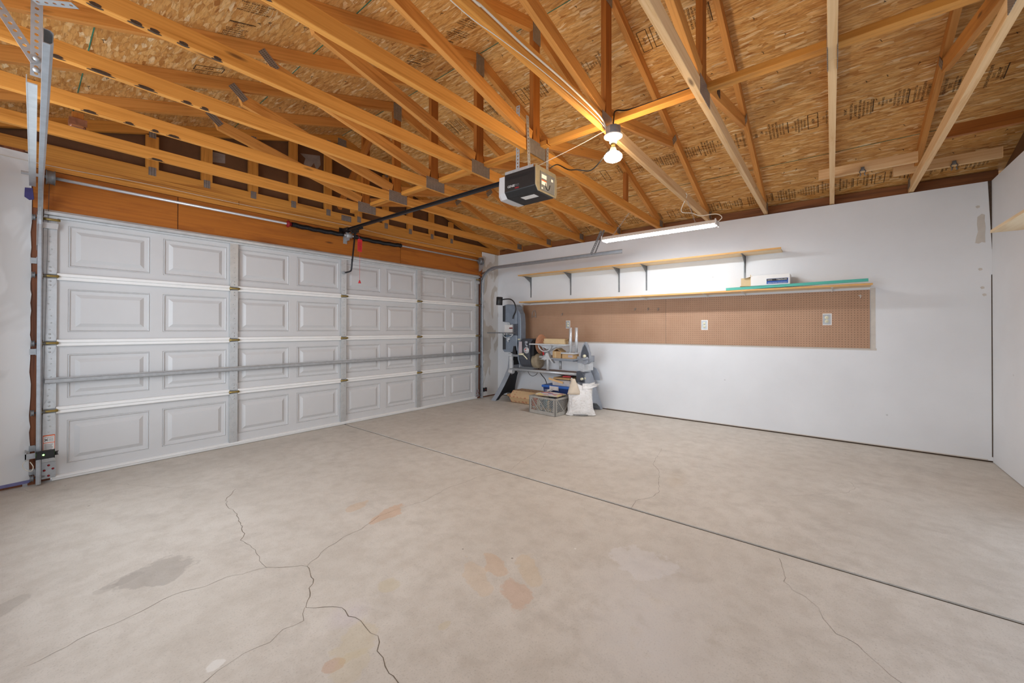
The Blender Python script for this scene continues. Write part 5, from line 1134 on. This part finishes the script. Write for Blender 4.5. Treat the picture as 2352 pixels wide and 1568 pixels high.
part('bin_rim', MB().box(-.465, -.452, -1.795, -1.465, .440, .450).box(-.20, -.19, -1.77, -1.50, .472, .492), 'charcoal', c, .001)
tag(MB().beam((-.475, -1.43, .452), (-.475, -1.68, .405), .006, .032).build('wooden_scrap', 'pale_or_lit_wood', None, .001), 'pale wooden stick leaning on the clear bin', 'wood scrap')
tag(MB().obox((-.30, -1.66, .488), (.16, .12, .012), .3).build('red_packet', 'red', None, .002), 'red packet lying on top of the clear bin', 'packet')
# white sack
c = thing('white_sack', (-.64, -2.04, 0), 'white woven plastic sack slumped on the floor in front of the machine leg', 'sack')
B0 = Vector((-.795, -1.880)); B1 = Vector((-.555, -2.250)); W = (B1-B0); Wd = W.length; W.normalize(); Nn = Vector((-W.y, W.x)); Nn = Nn if Nn.x < 0 else -Nn; mid = (B0+B1)/2 - Nn*.066 + W*.025
rows = [(0, .215, .055, 0), (.012, .212, .062, 0), (.05, .183, .078, -.002), (.12, .172, .088, -.003), (.22, .165, .088, -.005), (.30, .156, .075, -.005), (.35, .148, .06, .0), (.40, .160, .045, .022), (.44, .165, .032, .037)]
n = 36; mb = MB(); RG = []
rs = random.Random(11)
for ri, (z, a, b, off) in enumerate(rows):
    ring_ = []
    for k in range(n):
        th = 2*PI*k/n; cx_ = math.copysign(abs(math.cos(th))**.75, math.cos(th)); sy_ = math.copysign(abs(math.sin(th))**.75, math.sin(th))
        wr_ = 1+.05*math.sin(5*th+ri*1.3)+.04*math.sin(11*th-ri*.9)+rs.uniform(-.012, .012)
        p = mid+W*(a*cx_*(1 if ri < 2 else wr_)+off)+Nn*(b*sy_*wr_); zz_ = z
        if ri >= 6:
            s_ = a*cx_/.17
            zz_ += (.03*max(0, s_)+.09*max(0, -s_)**2*(ri-5)/3) - .03*(1-abs(s_))*(ri-5)/3
        ring_.append(Vector((p.x, p.y, zz_)))
    RG.append(ring_)
for ri in range(len(RG)-1):
    for k in range(n):
        j = (k+1) % n; mb.face([RG[ri][k], RG[ri][j], RG[ri+1][j], RG[ri+1][k]], [(0, 0)]*4, True)
mb.face(RG[0][::-1], [(0, 0)]*n)
sk = part('sack_body', mb, 'sack', c); sd = sk.modifiers.new('sub', 'SUBSURF'); sd.levels = 2; sd.render_levels = 2
tx = bpy.data.textures.new('sack_folds', 'CLOUDS'); tx.noise_scale = .07; dm = sk.modifiers.new('folds', 'DISPLACE'); dm.texture = tx; dm.strength = .022; dm.mid_level = .5; dm.texture_coords = 'LOCAL'
def sp_(u, v, z): q = mid+W*u+Nn*v; return Vector((q.x, q.y, z))
mb = MB(); G1 = []
for i_ in range(7):
    row = []
    for j_ in range(7):
        s_ = i_/6; t_ = j_/6; u_ = .02+.20*s_; z_ = .36+.10*t_+.035*s_*(1-t_)-.10*s_*(1-t_)*0; 
        u_ = .02+.235*s_*(1-.12*abs(t_-.8)); z_ = .34+.105*t_+.05*s_*(1-t_)*1.6; row.append(sp_(u_, .045+.018*math.sin(5*t_+3*s_)-.02*s_, z_))
    G1.append(row)
for i_ in range(6):
    for j_ in range(6): mb.face([G1[i_][j_], G1[i_+1][j_], G1[i_+1][j_+1], G1[i_][j_+1]], [(0, 0)]*4, True)
fl = part('sack_mouth', mb, 'sack', c, label='open collar of the sack folded to the right'); so = fl.modifiers.new('sol', 'SOLIDIFY'); so.thickness = .004
mb = MB(); G1 = []
for i_ in range(6):
    row = []
    for j_ in range(7):
        s_ = i_/5; t_ = j_/6; hw = .095*(1-.75*t_); row.append(sp_(-.095+(s_-.5)*2*hw-.01*t_, .055+.02*math.cos(PI*(s_-.5))-.03*t_+.015, .30+.215*t_))
    G1.append(row)
for i_ in range(5):
    for j_ in range(6): mb.face([G1[i_][j_], G1[i_+1][j_], G1[i_+1][j_+1], G1[i_][j_+1]], [(0, 0)]*4, True)
MAT['sack_inside'] = plain('sack_lining', '#d5c6b2', .7, 0, .06, 12)
fl = part('sack_flap', mb, 'sack_inside', c, label='cream flap standing up at the sack mouth'); so = fl.modifiers.new('sol', 'SOLIDIFY'); so.thickness = .004
mb = MB(); mb.beam(sp_(-.11, .079, .022), sp_(.09, .079, .022), .004, .006); part('sack_seam', mb, 'ink_black', c)
tag(MB().tube([(-.012, -1.42, .90), (-.012, -1.40, .35), (-.012, -1.40, .02)], .001, 5).build('thread', 'cord_white'), 'thin thread', 'thread') if False else None
